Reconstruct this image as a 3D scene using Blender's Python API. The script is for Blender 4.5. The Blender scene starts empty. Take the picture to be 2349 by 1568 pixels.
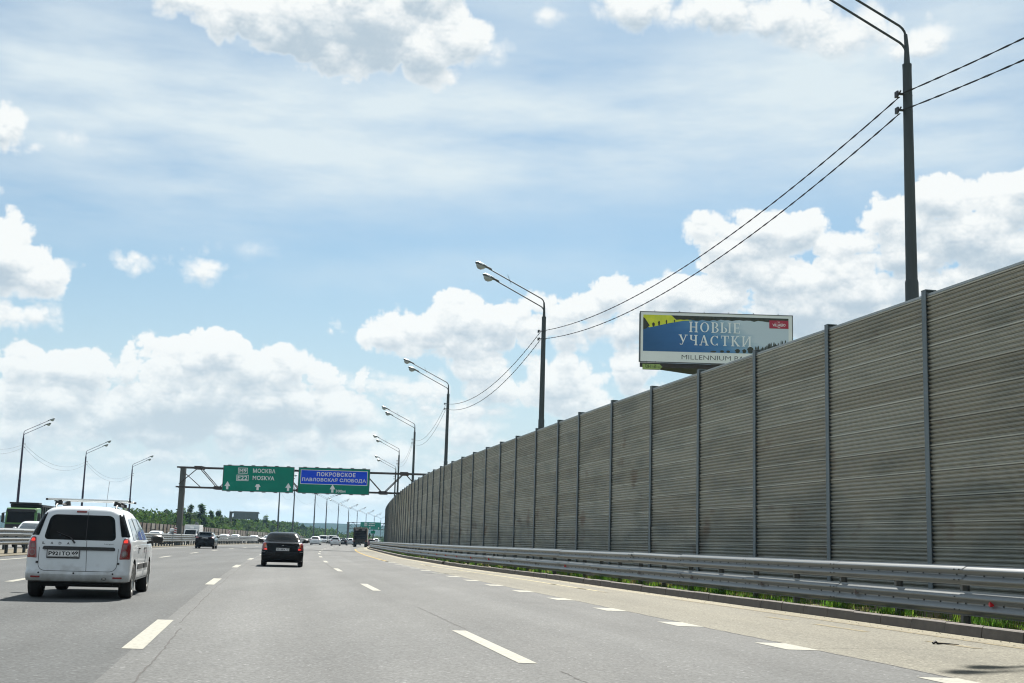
import bpy, bmesh, math, random
import numpy as np
from mathutils import Vector, Matrix
R = math.radians
random.seed(11)
SC = bpy.context.scene
COL = SC.collection
# ---------------------------------------------------------------- camera
cam_d = bpy.data.cameras.new('camera'); cam = bpy.data.objects.new('camera', cam_d); COL.objects.link(cam)
cam_d.sensor_width = 36.0; cam_d.lens = 36.0*2880/2349; cam_d.clip_start = .1; cam_d.clip_end = 20000
cam.location = (0, 0, 1.15)
cam.rotation_euler = (Matrix.Rotation(R(90+9.187), 3, 'X') @ Matrix.Rotation(R(1.70), 3, 'Z')).to_euler()
SC.camera = cam
# ---------------------------------------------------------------- light and exposure
SUN_AZ, SUN_EL = R(4.5), R(46)
SC.view_settings.view_transform = 'Standard'; SC.view_settings.look = 'None'
SC.view_settings.gamma = 1; SC.view_settings.use_curve_mapping = False
SC.view_settings.exposure = 1.6
SC.render.resolution_x = 1024; SC.render.resolution_y = 683
sd = bpy.data.lights.new('sun', 'SUN'); sd.energy = 4.2; sd.angle = R(.53); sd.color = (1, .95, .87)
sun = bpy.data.objects.new('sun', sd); COL.objects.link(sun)
sun.rotation_euler = Vector((math.sin(SUN_AZ)*math.cos(SUN_EL), math.cos(SUN_AZ)*math.cos(SUN_EL), math.sin(SUN_EL))).to_track_quat('Z', 'Y').to_euler()
sun.location = (0, 0, 60)
SC.cycles.pixel_filter_type = 'BLACKMAN_HARRIS'; SC.cycles.filter_width = 1.15
# ---------------------------------------------------------------- sky: cloud density is computed here from noise and written into a generated texture of directions
AZ0,AZ1,EL0,EL1,PPD=-32.0,32.0,-2.0,30.0,32
def sky_map(blobs,veils,seed=7):
    w=int((AZ1-AZ0)*PPD); h=int((EL1-EL0)*PPD)
    az=np.linspace(AZ0,AZ1,w,dtype=np.float32)[None,:]; el=np.linspace(EL0,EL1,h,dtype=np.float32)[:,None]
    rng=np.random.default_rng(seed)
    def vn(per,sx=1.0,sy=1.0):
        gx=int((AZ1-AZ0)/(per*sx))+3; gy=int((EL1-EL0)/(per*sy))+3
        g=rng.random((gy,gx),dtype=np.float32)
        fx=(az[0]-AZ0)/(per*sx); fy=(el[:,0]-EL0)/(per*sy)
        ix=fx.astype(int); iy=fy.astype(int); tx=fx-ix; ty=fy-iy
        tx=tx*tx*(3-2*tx); ty=ty*ty*(3-2*ty)
        r0=g[iy][:,ix]*(1-tx)+g[iy][:,ix+1]*tx; r1=g[iy+1][:,ix]*(1-tx)+g[iy+1][:,ix+1]*tx
        return r0*(1-ty[:,None])+r1*ty[:,None]
    def fbm(per,o,sx=1.0,sy=1.0,gain=.5,billow=False):
        s=np.zeros((h,w),np.float32); a=1.0; t=0
        for i in range(o):
            n=vn(per/2.03**i,sx,sy)
            if billow: n=np.abs(2*n-1)**.8
            s+=a*n; t+=a; a*=gain
        return s/t
    base=fbm(1.9,6); bil=fbm(1.5,6,gain=.55,billow=True); fine=fbm(.4,4)
    wx=fbm(2.4,4)-.5; wy=fbm(2.4,4)-.5
    AZ=az+wx*1.1; EL=el+wy*.8
    D=np.full((h,w),-9,np.float32); ws=np.full((h,w),1e-9,np.float32); soft=np.zeros((h,w),np.float32); dark=np.zeros((h,w),np.float32)
    for (cx,cy,rx,ry,sf,dk) in blobs:
        q=np.sqrt(((AZ-cx)/rx)**2+((EL-cy)/ry)**2)
        d=min(rx,ry)*(1-q)
        D=np.maximum(D,d); W=np.exp(np.clip(d,-2,3)*5); ws+=W; soft+=W*sf; dark+=W*dk
    soft/=ws; dark/=ws
    D=D+.16+(bil-.42)*1.3+(base-.5)*.9
    # low bands of flattened cumulus towards the horizon
    lo=fbm(2.2,6,1.5,.6,gain=.55)+.35*(fbm(.8,4,1.3,.7,billow=True)-.42)+.5*(fbm(8,3,1.6,.5)-.5)
    band=np.clip((8.6-el)/1.6,0,1)*np.clip((el-.2)/1.2,0,1)
    Dl=(lo-.46+.07*np.clip(-(az+4)/10,-1,1))*1.7-(1-band)*1.2
    m=Dl>D; soft=np.where(m,.55,soft); dark=np.where(m,.55,dark); D=np.maximum(D,Dl)
    sw=.10+soft*.9
    a=np.clip((D+.05)/sw,0,1); a=a*a*(3-2*a)
    Dp=np.clip(D,0,1.2)
    T=np.zeros_like(Dp); acc=np.zeros(w,np.float32); k=np.exp(-1/(PPD*1.1))
    for r in range(h-1,-1,-1):
        acc=acc*k+Dp[r]/PPD; T[r]=acc
    def up(F,deg):
        n=int(deg*PPD); return np.concatenate([F[n:],np.repeat(F[-1:],n,0)],0)
    B1=fbm(.75,4,1.1,.8,billow=True)
    E=D+.35*B1
    r1=np.clip(up(E,.10)-E,-.5,.5); r2=np.clip(up(E,.35)-E,-.8,.8); r3=np.clip(up(D,.9)-D,-1,1)
    inner=np.clip(D*2.5,0,1)
    lit=1.0-np.clip(T,0,2)*(.20+dark*.60)-inner*(.70*r1+.52*r2+.26*r3)-inner*.07-inner*.22*(base-.5)
    thin=np.exp(-np.clip(D,0,2)*5.0)
    lit=lit+.12*thin-dark*.06; lit=.14*np.log1p(np.exp(np.clip((lit-.02)/.14,-20,20))); lit=np.clip(lit,0,1.05)
    # veils: thin streaky cirrus sheets
    st=fbm(5,6,2.4,.8); st2=fbm(1.6,5,3.0,.7)
    V=np.zeros((h,w),np.float32)
    for (cx,cy,rx,ry,al,slope) in veils:
        e=EL-(az-cx)*slope
        q=((AZ-cx)/rx)**2+((e-cy)/ry)**2
        V=1-(1-V)*(1-al*np.exp(-q*1.2))
    wsp=fbm(2.2,6,2.6,.55,gain=.6); V=np.clip(V*(.30+1.15*st+.5*(st2-.5)+1.1*(wsp-.5)),0,1)
    return az,el,a,lit,V,base
BLOBS= [(-15.77,23.46,2.6,0.9,0.45,0.1),(-13.16,23.14,2.6,1.32,0.3,0.2),(-10.32,23.06,3.0,1.9,0.25,0.45),(-7.24,23.32,3.4,2.4,0.25,0.5),(-4.91,22.44,2.2,1.7,0.25,0.2),(-3.04,22.72,1.7,1.32,0.35,0.05),(-8.61,21.91,1.8,1.2,0.25,0.1),(-11.49,22.3,1.6,1.0,0.3,0.1),(-4.6,24.6,2.4,1.4,0.3,0.4),(-1.77,22.31,0.8,0.48,1.2,0),(5.72,24.28,2.2,0.9,0.6,0.1),(9.25,24.01,3.0,1.2,0.6,0.3),(12.5,23.41,3.0,1.1,0.6,0.3),(15.66,22.67,2.6,1.0,0.7,0.2),(17.96,22.12,1.6,0.8,0.8,0),(1.12,23.7,0.8,0.32,0.9,0),(-23.31,16.84,0.72,0.68,0.35,0.1),(-23.34,16.2,1.12,0.44,0.4,0.1),(-20.24,16.76,0.36,0.16,1.1,0),(-22.55,11.43,1.9,2.0,0.15,0.3),(-21.42,10.63,1.4,1.0,0.15,0.3),(-23.11,11.92,1.6,1.6,0.1,0.2),(-22.52,9.22,0.76,0.52,0.4,0.1),(-20.85,9.23,0.52,0.32,0.6,0),(-17.0,11.76,0.52,0.28,0.45,0),(-17.39,11.55,0.68,0.18,0.6,0),(-13.55,11.91,0.68,0.26,0.5,0),(-14.39,11.54,0.96,0.18,0.8,0),(-11.86,12.72,0.6,0.2,1.6,0),(-21.27,6.91,1.6,0.68,0.1,0.4),(-19.14,6.89,1.6,0.84,0.1,0.3),(-17.34,7.02,1.4,0.72,0.08,0.4),(-14.96,7.56,1.8,0.92,0.06,0.3),(-13.28,7.86,1.6,0.92,0.06,0.4),(-12.1,7.35,1.8,1.0,0.08,0.4),(-10.36,7.44,1.6,0.92,0.1,0.5),(-8.4,7.35,1.6,0.88,0.12,0.5),(-7.02,7.21,0.8,0.6,0.12,0.3),(-14.66,5.84,3.8,1.4,0.2,0.9),(-10.85,5.85,3.4,1.2,0.3,1.0),(-7.94,5.99,1.8,1.2,0.3,0.6),(-17.74,5.19,2.2,1.0,0.2,0.9),(-19.75,5.53,1.4,0.96,0.12,0.3),(-21.33,5.61,1.8,1.2,0.25,0.4),(-21.04,4.24,2.2,0.84,0.4,0.5),(-16.22,4.42,3.6,0.6,0.5,1.0),(-11.92,4.44,3.6,0.6,0.5,0.9),(-9.22,4.37,1.8,0.96,0.5,0.8),(-7.48,4.63,1.6,0.8,0.5,0.4),(-16.69,3.26,5.2,0.52,1.0,0.5),(-10.72,3.62,3.0,0.48,1.0,0.5),(-6.83,3.48,2.4,0.6,1.0,0.4),(-19.85,2.54,3.2,0.44,1.2,0.4),(-13.85,2.24,5.2,0.4,1.5,0.4),(-5.28,3.93,1.8,0.6,0.8,0.3),(-5.92,9.2,1.6,0.52,0.15,0.3),(-4.34,9.61,1.8,0.8,0.12,0.4),(-2.34,10.08,1.8,1.08,0.08,0.4),(-0.52,10.05,1.8,0.92,0.1,0.4),(1.1,9.69,1.4,0.72,0.2,0.6),(-3.31,9.05,2.4,0.48,0.3,0.8),(-2.26,7.8,1.0,0.4,0.4,0.1),(-0.66,7.95,1.4,0.52,0.3,0.2),(0.17,7.08,2.2,0.88,0.25,0.4),(2.57,7.34,2.0,1.0,0.2,0.4),(3.19,6.56,2.0,0.72,0.35,0.6),(-1.2,6.05,1.4,0.52,0.5,0.3),(5.55,8.0,1.4,0.88,0.2,0.3),(5.96,7.21,1.4,0.6,0.4,0.3),(-4.41,6.73,1.8,0.6,0.5,0.3),(-4.76,5.53,2.2,0.68,0.6,0.3),(-1.75,4.84,2.4,0.6,0.8,0.3),(1.68,10.9,1.2,0.6,0.15,0.3),(3.1,10.53,1.8,0.8,0.2,0.6),(4.7,11.35,1.1,1.0,0.06,0.3),(6.11,11.17,1.6,1.0,0.12,0.5),(7.71,11.38,1.8,1.0,0.15,0.6),(4.53,9.57,2.6,0.72,0.4,0.8),(7.52,9.8,3.2,0.8,0.4,0.9),(9.68,14.5,1.0,0.6,0.25,0.2),(11.27,14.48,1.8,0.84,0.15,0.4),(13.03,14.25,1.6,0.84,0.12,0.4),(10.48,13.52,1.6,0.72,0.2,0.5),(10.87,12.35,2.2,1.0,0.08,0.3),(9.29,11.18,2.2,1.0,0.1,0.4),(12.82,11.93,1.8,0.8,0.15,0.4),(14.36,12.1,2.0,1.0,0.1,0.3),(13.39,10.76,3.6,1.0,0.15,0.8),(15.48,11.11,2.2,1.2,0.2,0.8),(15.33,13.6,2.0,0.72,0.3,0.5),(16.86,14.69,1.2,0.88,0.12,0.3),(17.97,14.26,1.4,1.0,0.15,0.4),(19.29,15.12,1.8,1.12,0.08,0.3),(20.93,15.39,1.6,1.0,0.1,0.3),(22.36,15.47,1.6,1.0,0.08,0.3),(23.21,14.68,1.8,1.2,0.1,0.5),(20.34,13.76,2.8,1.2,0.2,0.9),(17.76,12.95,1.8,0.8,0.3,0.7),(22.28,13.1,2.4,1.2,0.2,0.9),(18.1,11.61,2.0,1.0,0.25,0.5),(19.21,11.94,1.2,0.52,0.3,0.3),(20.83,11.88,2.8,0.8,0.4,0.6),(16.22,10.33,4.0,1.2,0.3,0.8)]
VEILS= [(-15.97,18.55,14.0,4.0,0.75,0.1),(-3.9,18.58,16.0,3.4,0.9,0.06),(10.47,19.68,14.0,4.0,0.85,0.1),(20.13,18.94,6.0,4.0,0.6,0.1),(-21.64,19.08,4.0,1.6,0.5,0),(2.45,12.51,10.0,1.2,0.35,0.1),(-5.66,12.22,6.0,0.8,0.3,0.1),(18.23,17.42,8.0,1.8,0.5,-0.1),(-13.76,14.98,10.0,2.4,0.5,0.1),(0.07,23.68,4.0,1.8,0.35,0),(-20.97,21.71,8.4,2.4,0.45,0.1),(21.16,22.44,6.0,2.6,0.5,0),(6.34,24.82,18.0,1.6,0.3,0)]
def make_world():
    az, el, a, lit, V, base = sky_map(BLOBS, VEILS)
    h, w = a.shape
    px = np.ones((h, w, 4), np.float32); px[..., 0] = a; px[..., 1] = np.clip(lit, 0, 1); px[..., 2] = V
    img = bpy.data.images.new('cloud_cover', w, h, float_buffer=True, is_data=True)
    img.pixels.foreach_set(px.ravel()); img.pack()
    W = bpy.data.worlds.new('World'); SC.world = W; W.use_nodes = True
    nt = W.node_tree; N = nt.nodes; L = nt.links; N.clear()
    def math_(op, x, y=None, clamp=False):
        n = N.new('ShaderNodeMath'); n.operation = op; n.use_clamp = clamp
        for i, v in enumerate((x, y)):
            if v is None: continue
            if isinstance(v, (int, float)): n.inputs[i].default_value = v
            else: L.new(v, n.inputs[i])
        return n.outputs[0]
    def mix(f, c1, c2):
        n = N.new('ShaderNodeMix'); n.data_type = 'RGBA'
        for s, v in ((n.inputs[0], f), (n.inputs[6], c1), (n.inputs[7], c2)):
            if isinstance(v, (int, float)): s.default_value = v
            elif isinstance(v, tuple): s.default_value = (*v, 1)
            else: L.new(v, s)
        return n.outputs[2]
    tc = N.new('ShaderNodeTexCoord'); sp = N.new('ShaderNodeSeparateXYZ'); L.new(tc.outputs['Generated'], sp.inputs[0])
    x, y, z = sp.outputs
    azd = math_('MULTIPLY', math_('ARCTAN2', x, y), 57.29578)
    eld = math_('MULTIPLY', math_('ARCSINE', z), 57.29578)
    u = math_('DIVIDE', math_('SUBTRACT', azd, AZ0), AZ1-AZ0); v = math_('DIVIDE', math_('SUBTRACT', eld, EL0), EL1-EL0)
    cb = N.new('ShaderNodeCombineXYZ'); L.new(u, cb.inputs[0]); L.new(v, cb.inputs[1])
    ti = N.new('ShaderNodeTexImage'); ti.image = img; ti.interpolation = 'Cubic'; ti.extension = 'EXTEND'; L.new(cb.outputs[0], ti.inputs[0])
    sr = N.new('ShaderNodeSeparateColor'); L.new(ti.outputs[0], sr.inputs[0])
    # window weight of the detailed map; added noise clouds everywhere else, out of view
    e1 = math_('MULTIPLY', math_('MULTIPLY', math_('MINIMUM', u, math_('SUBTRACT', 1.0, u)), 16.0, True), math_('MULTIPLY', math_('SUBTRACT', 1.0, v), 14.0, True), True)
    def noise(scale, detail, zs, off):
        mp = N.new('ShaderNodeMapping'); mp.inputs['Scale'].default_value = (1, 1, zs); mp.inputs['Location'].default_value = (off, 0, 0)
        L.new(tc.outputs['Generated'], mp.inputs[0])
        n = N.new('ShaderNodeTexNoise'); n.inputs['Scale'].default_value = scale; n.inputs['Detail'].default_value = detail; n.inputs['Roughness'].default_value = .58
        L.new(mp.outputs[0], n.inputs['Vector']); return n.outputs[0]
    n1 = noise(2.6, 7, 2.6, 3.1); n2 = noise(3.4, 6, 2.6, 9.2); n3 = noise(1.2, 4, 2.0, 5.0)
    ga = math_('MULTIPLY', math_('SUBTRACT', n1, .47), 8.0, True)  # cover of these unseen clouds is raised to give more ambient fill
    gl = math_('ADD', math_('MULTIPLY', n2, .9), .25, True)
    gv = math_('MULTIPLY', n3, .7)
    def mx(p, q):
        return math_('ADD', math_('MULTIPLY', p, e1), math_('MULTIPLY', q, math_('SUBTRACT', 1.0, e1)))
    A = mx(sr.outputs[0], ga); LT = mx(sr.outputs[1], gl); VV = mx(sr.outputs[2], gv)
    st = N.new('ShaderNodeTexSky'); st.sky_type = 'NISHITA'; st.sun_disc = False; st.sun_elevation = SUN_EL; st.sun_rotation = SUN_AZ
    st.altitude = 150; st.air_density = 1.0; st.dust_density = .6; st.ozone_density = 1.6
    # daylight sky graded to the pale blue of the day
    gm = N.new('ShaderNodeGamma'); L.new(st.outputs[0], gm.inputs[0]); gm.inputs[1].default_value = SKY_GAMMA
    mu = mix(1.0, gm.outputs[0], SKY_TINT); mu.node.blend_type = 'MULTIPLY'
    K = 1/(2**1.6*.1)                       # display-linear colour -> radiance at this exposure and strength
    c = lambda r, g, b: tuple(K*(((q/255+.055)/1.055)**2.4) for q in (r, g, b))
    hzf = math_('MULTIPLY', math_('SUBTRACT', 14.0, eld), .085, True)
    sky = mix(math_('MULTIPLY', hzf, .95), mu, c(207, 223, 231))
    sky = mix(VV, sky, c(222, 235, 241))
    lowf = math_('MULTIPLY', math_('SUBTRACT', 9.0, eld), .065, True)
    cl = mix(LT, c(186, 203, 215), c(248, 251, 250))
    cl = mix(lowf, cl, c(219, 232, 234))
    sky = mix(A, sky, cl)
    below = math_('MULTIPLY', math_('SUBTRACT', -.2, eld), 1.0, True)
    sky = mix(below, sky, c(120, 130, 120))
    bg = N.new('ShaderNodeBackground'); bg.inputs[1].default_value = .1; L.new(sky, bg.inputs[0])
    o = N.new('ShaderNodeOutputWorld'); L.new(bg.outputs[0], o.inputs[0])
    W.cycles.sampling_method = 'MANUAL'; W.cycles.sample_map_resolution = 512
SKY_GAMMA = 1.0; SKY_TINT = (.247, .304, .304)
make_world()
# ---------------------------------------------------------------- helpers
def mat(name, col, rough=.6, metal=0.0, coat=0.0, var=.12, scale=3.0, bump=0.0, bscale=60.0, col2=None, spec=None, stretch=None, thr=None, trans=0.0, emis=0):
    m = bpy.data.materials.new(name); m.use_nodes = True; nt = m.node_tree; N = nt.nodes; L = nt.links
    b = N['Principled BSDF']; b.inputs['Roughness'].default_value = rough; b.inputs['Metallic'].default_value = metal
    b.inputs['Coat Weight'].default_value = coat; b.inputs['Coat Roughness'].default_value = .06
    if spec is not None: b.inputs['Specular IOR Level'].default_value = spec
    if trans: b.inputs['Transmission Weight'].default_value = trans
    tc = N.new('ShaderNodeTexCoord'); mp = N.new('ShaderNodeMapping'); oi = N.new('ShaderNodeObjectInfo'); ma = N.new('ShaderNodeVectorMath'); ma.operation = 'MULTIPLY_ADD'
    L.new(oi.outputs['Random'], ma.inputs[0]); ma.inputs[1].default_value = (37, 53, 71); L.new(tc.outputs['Object'], ma.inputs[2]); L.new(ma.outputs[0], mp.inputs[0])
    if stretch: mp.inputs['Scale'].default_value = stretch
    n = N.new('ShaderNodeTexNoise'); n.inputs['Scale'].default_value = scale; n.inputs['Detail'].default_value = 6; n.inputs['Roughness'].default_value = .6
    L.new(mp.outputs[0], n.inputs['Vector'])
    r = N.new('ShaderNodeValToRGB'); L.new(n.outputs[0], r.inputs[0])
    lo, hi = thr or (.3, .7)
    r.color_ramp.elements[0].position = lo; r.color_ramp.elements[1].position = hi
    c2 = col2 or tuple(min(1, c*(1+var)) for c in col); c1 = col if col2 else tuple(c*(1-var) for c in col)
    r.color_ramp.elements[0].color = (*c1, 1); r.color_ramp.elements[1].color = (*c2, 1)
    L.new(r.outputs[0], b.inputs['Base Color'])
    if bump:
        n2 = N.new('ShaderNodeTexNoise'); n2.inputs['Scale'].default_value = bscale; n2.inputs['Detail'].default_value = 3; L.new(mp.outputs[0], n2.inputs['Vector'])
        bp = N.new('ShaderNodeBump'); bp.inputs['Strength'].default_value = bump; bp.inputs['Distance'].default_value = .01
        L.new(n2.outputs[0], bp.inputs['Height']); L.new(bp.outputs[0], b.inputs['Normal'])
    if emis:
        L.new(r.outputs[0], b.inputs['Emission Color']); b.inputs['Emission Strength'].default_value = emis
    return m
class MB:
    def __init__(s): s.v = []; s.f = []; s.m = []
    def add(s, vs, fs, mi=0):
        o = len(s.v); s.v += [tuple(p) for p in vs]; s.f += [tuple(o+i for i in f) for f in fs]; s.m += [mi]*len(fs); return s
    def box(s, x0, x1, y0, y1, z0, z1, mi=0):
        return s.add([(x0,y0,z0),(x1,y0,z0),(x1,y1,z0),(x0,y1,z0),(x0,y0,z1),(x1,y0,z1),(x1,y1,z1),(x0,y1,z1)],
                     [(0,3,2,1),(4,5,6,7),(0,1,5,4),(1,2,6,5),(2,3,7,6),(3,0,4,7)], mi)
    def tube(s, pts, r, n=6, mi=0, cap=True):
        pts = [Vector(p) for p in pts]; rr = r if isinstance(r, (list, tuple)) else [r]*len(pts); vs = []
        for i, p in enumerate(pts):
            d = (pts[min(i+1, len(pts)-1)]-pts[max(i-1, 0)]).normalized()
            a = Vector((0,0,1)) if abs(d.z) < .9 else Vector((1,0,0)); u = d.cross(a).normalized(); w = d.cross(u)
            for k in range(n):
                t = 2*math.pi*(k+.5)/n; vs.append(p+(u*math.cos(t)+w*math.sin(t))*rr[i])
        fs = [(i*n+k, i*n+(k+1)%n, (i+1)*n+(k+1)%n, (i+1)*n+k) for i in range(len(pts)-1) for k in range(n)]
        if cap: fs += [tuple(range(n))[::-1], tuple((len(pts)-1)*n+k for k in range(n))]
        return s.add(vs, fs, mi)
    def bar(s, a, b, w, h=None, mi=0):
        a = Vector(a); b = Vector(b); d = (b-a).normalized(); up = Vector((0,0,1)) if abs(d.z) < .99 else Vector((0,1,0))
        u = d.cross(up).normalized()*(w/2); q = u.cross(d).normalized()*((h or w)/2)
        vs = [p+e*u+g*q for p in (a, b) for e, g in ((-1,-1),(1,-1),(1,1),(-1,1))]
        return s.add(vs, [(0,1,2,3),(7,6,5,4),(0,4,5,1),(1,5,6,2),(2,6,7,3),(3,7,4,0)], mi)
    def prism(s, poly, y0, y1, mi=0):          # poly in (x,z), extruded along y
        n = len(poly); vs = [(x, y0, z) for x, z in poly]+[(x, y1, z) for x, z in poly]
        return s.add(vs, [tuple(range(n)), tuple(range(2*n-1, n-1, -1))]+[(i, n+i, n+(i+1)%n, (i+1)%n) for i in range(n)], mi)
    def prismx(s, poly, x0, x1, mi=0):         # poly in (y,z), extruded along x
        n = len(poly); vs = [(x0, y, z) for y, z in poly]+[(x1, y, z) for y, z in poly]
        return s.add(vs, [tuple(range(n))[::-1], tuple(range(n, 2*n))]+[(i, (i+1)%n, n+(i+1)%n, n+i) for i in range(n)], mi)
    def build(s, name, mats, parent=None, smooth=None, bevel=0):
        me = bpy.data.meshes.new(name); me.from_pydata(s.v, [], s.f)
        for m in (mats if isinstance(mats, (list, tuple)) else [mats]): me.materials.append(m)
        me.polygons.foreach_set('material_index', s.m)
        if smooth: finish(me, smooth)
        me.update(); o = bpy.data.objects.new(name, me); COL.objects.link(o); o.parent = parent
        if bevel:
            md = o.modifiers.new('bevel', 'BEVEL'); md.width = bevel; md.segments = 2; md.limit_method = 'ANGLE'
        return o
def finish(me, ang=35):
    bm = bmesh.new(); bm.from_mesh(me); bmesh.ops.recalc_face_normals(bm, faces=bm.faces)
    for f in bm.faces: f.smooth = True
    for e in bm.edges:
        if len(e.link_faces) == 2 and e.calc_face_angle(0) > R(ang): e.smooth = False
    bm.to_mesh(me); bm.free()
def tag(o, label=None, cat=None, group=None, kind=None):
    for k, v in (('label', label), ('category', cat), ('group', group), ('kind', kind)):
        if v: o[k] = v
    return o
def thing(name, loc=(0,0,0), rz=0, label=None, cat=None, group=None, kind=None):
    o = bpy.data.objects.new(name, None); COL.objects.link(o); o.location = loc; o.rotation_euler.z = rz; o.empty_display_size = .3
    return tag(o, label, cat, group, kind)
def dup(o, loc, rz=None, label=None, group=None, parent=None, sc=None):
    c = o.copy(); COL.objects.link(c); c.parent = parent
    if parent is None:
        c.location = loc
        if rz is not None: c.rotation_euler.z = rz
        if sc: c.scale = sc
        if label: c['label'] = label
        if group: c['group'] = group
    for ch in o.children: dup(ch, None, parent=c)
    return c
def inst(o, name, parent, loc=(0,0,0), rot=(0,0,0)):     # another piece that shares its mesh
    c = bpy.data.objects.new(name, o.data); COL.objects.link(c); c.parent = parent; c.location = loc; c.rotation_euler = rot
    return c
def text_mesh(s, size, xs=1.0, bold=0.0, space=1.0, align='LEFT'):
    cu = bpy.data.curves.new('lettering', 'FONT'); cu.body = s; cu.size = size; cu.offset = bold; cu.space_character = space; cu.align_x = align; cu.resolution_u = 3
    t = bpy.data.objects.new('lettering', cu); COL.objects.link(t)
    dg = bpy.context.evaluated_depsgraph_get(); me = bpy.data.meshes.new_from_object(t.evaluated_get(dg))
    bpy.data.objects.remove(t); bpy.data.curves.remove(cu)
    me.transform(Matrix.Diagonal((xs, 1, 1, 1))); return me
def text(name, s, loc, size, m, parent, width=None, height=None, bold=0.0, space=1.0, rot=(math.pi/2, 0, 0)):
    """flat lettering standing in the x-z plane, facing -y; width/height fit the outline box, loc is its lower left corner"""
    me = text_mesh(s, size, 1, bold, space)
    xs = [v.co.x for v in me.vertices]; ys = [v.co.y for v in me.vertices]
    sx = (width/(max(xs)-min(xs))) if width else 1; sy = (height/(max(ys)-min(ys))) if height else 1
    x0, y0 = min(xs), min(ys)
    for v in me.vertices: v.co = ((v.co.x-x0)*sx, (v.co.y-y0)*sy, 0)
    me.materials.clear(); me.materials.append(m)
    o = bpy.data.objects.new(name, me); COL.objects.link(o); o.parent = parent; o.location = loc; o.rotation_euler = rot
    return o
# ---------------------------------------------------------------- materials
def asphalt(name, ca, cb, grain=1.0, rot=.2):
    m = bpy.data.materials.new(name); m.use_nodes = True; nt = m.node_tree; N = nt.nodes; L = nt.links; b = N['Principled BSDF']
    tc = N.new('ShaderNodeTexCoord')
    def mp(sc, rz=0):
        n = N.new('ShaderNodeMapping'); n.inputs['Scale'].default_value = sc; n.inputs['Rotation'].default_value = (0, 0, rz); L.new(tc.outputs['Object'], n.inputs[0]); return n.outputs[0]
    def noise(vec, sc, det=4, ro=.6):
        n = N.new('ShaderNodeTexNoise'); n.inputs['Scale'].default_value = sc; n.inputs['Detail'].default_value = det; n.inputs['Roughness'].default_value = ro; L.new(vec, n.inputs['Vector']); return n.outputs[0]
    def mr(v, a, b_, c, d):
        n = N.new('ShaderNodeMapRange'); L.new(v, n.inputs[0])
        for i, q in enumerate((a, b_, c, d)): n.inputs[i+1].default_value = q
        return n.outputs[0]
    def mul(a, b_):
        n = N.new('ShaderNodeMath'); n.operation = 'MULTIPLY'; L.new(a, n.inputs[0]); L.new(b_, n.inputs[1]); return n.outputs[0]
    big = noise(mp((1, .22, 1), rot), .55, 5); um = N.new('ShaderNodeMapping'); um.inputs['Scale'].default_value = (1, .012, 1); L.new(tc.outputs['UV'], um.inputs[0]); streak = noise(um.outputs[0], .85, 3, .5)
    fine = noise(mp((1, .6, 1)), 26, 5, .8)
    vo = N.new('ShaderNodeTexVoronoi'); vo.inputs['Scale'].default_value = 40; L.new(mp((1, 1, 1)), vo.inputs['Vector'])
    vc = N.new('ShaderNodeSeparateColor'); L.new(vo.outputs['Color'], vc.inputs[0])
    mx = N.new('ShaderNodeMix'); mx.data_type = 'RGBA'; L.new(mr(big, .35, .65, 0, 1), mx.inputs[0]); mx.inputs[6].default_value = (*ca, 1); mx.inputs[7].default_value = (*cb, 1)
    k = mul(mul(mr(fine, .3, .7, 1-.34*grain, 1+.34*grain), mr(vc.outputs[0], 0, 1, 1-.36*grain, 1+.36*grain)), mr(streak, .33, .67, .86, 1.10))
    bright = mr(vc.outputs[1], .975, .98, 1.0, 1.6)
    k = mul(k, bright)
    vm = N.new('ShaderNodeVectorMath'); vm.operation = 'SCALE'; L.new(mx.outputs[2], vm.inputs[0]); L.new(k, vm.inputs['Scale'])
    L.new(vm.outputs[0], b.inputs['Base Color']); b.inputs['Roughness'].default_value = .82; b.inputs['Specular IOR Level'].default_value = .08
    bp = N.new('ShaderNodeBump'); bp.inputs['Strength'].default_value = .25; bp.inputs['Distance'].default_value = .006; L.new(fine, bp.inputs['Height']); L.new(bp.outputs[0], b.inputs['Normal'])
    return m
M = {}
M['road'] = asphalt('asphalt_grey', (.080, .084, .085), (.101, .105, .105), .6)
M['road_l'] = asphalt('asphalt_left_lanes', (.060, .065, .067), (.075, .080, .082), .65)
M['road_r'] = asphalt('asphalt_sandy', (.122, .1185, .0985), (.144, .139, .113), .8)
M['road_e'] = asphalt('asphalt_dusty_edge', (.185, .17, .125), (.215, .198, .148), .8)
M['road_o'] = asphalt('asphalt_far', (.10, .104, .103), (.125, .126, .124), .5)
M['seam'] = mat('asphalt_seam', (0.0168, 0.0168, 0.0168), .9, var=.4, scale=20)
M['paint'] = mat('road_paint', (.265, .265, .232), .8, col2=(.17, .17, .155), scale=16, thr=(.50, .70), bump=.3, bscale=120, spec=.1)
M['paint_y'] = mat('yellow_road_paint', (.25, .175, .045), .8, col2=(.20, .155, .07), scale=4, thr=(.5, .8), spec=.1)
M['paint_ye'] = mat('pale_yellow_line', (.31, .28, .17), .8, col2=(.19, .17, .115), scale=5, thr=(.5, .72), spec=.1); M['paint_old'] = mat('worn_yellow_paint', (.20, .17, .10), .85, col2=(.14, .125, .09), scale=6, thr=(.4, .6), spec=.1)
M['ground'] = mat('grassy_ground', (.035, .055, .018), .95, col2=(.07, .075, .032), scale=.08, spec=0)
M['verge'] = mat('sandy_verge', (0.19, 0.16, 0.10), .95, spec=.1, col2=(0.09, 0.085, 0.045), scale=1.6, bump=.6, bscale=30)
M['median'] = mat('median_gravel', (0.17, 0.15, 0.115), .95, spec=.1, col2=(0.085, 0.08, 0.055), scale=1.2, bump=.5, bscale=20)
M['kerb'] = mat('kerb_concrete', (.125, .108, .094), .85, col2=(.08, .072, .066), scale=5, bump=.4, bscale=50)
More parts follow.
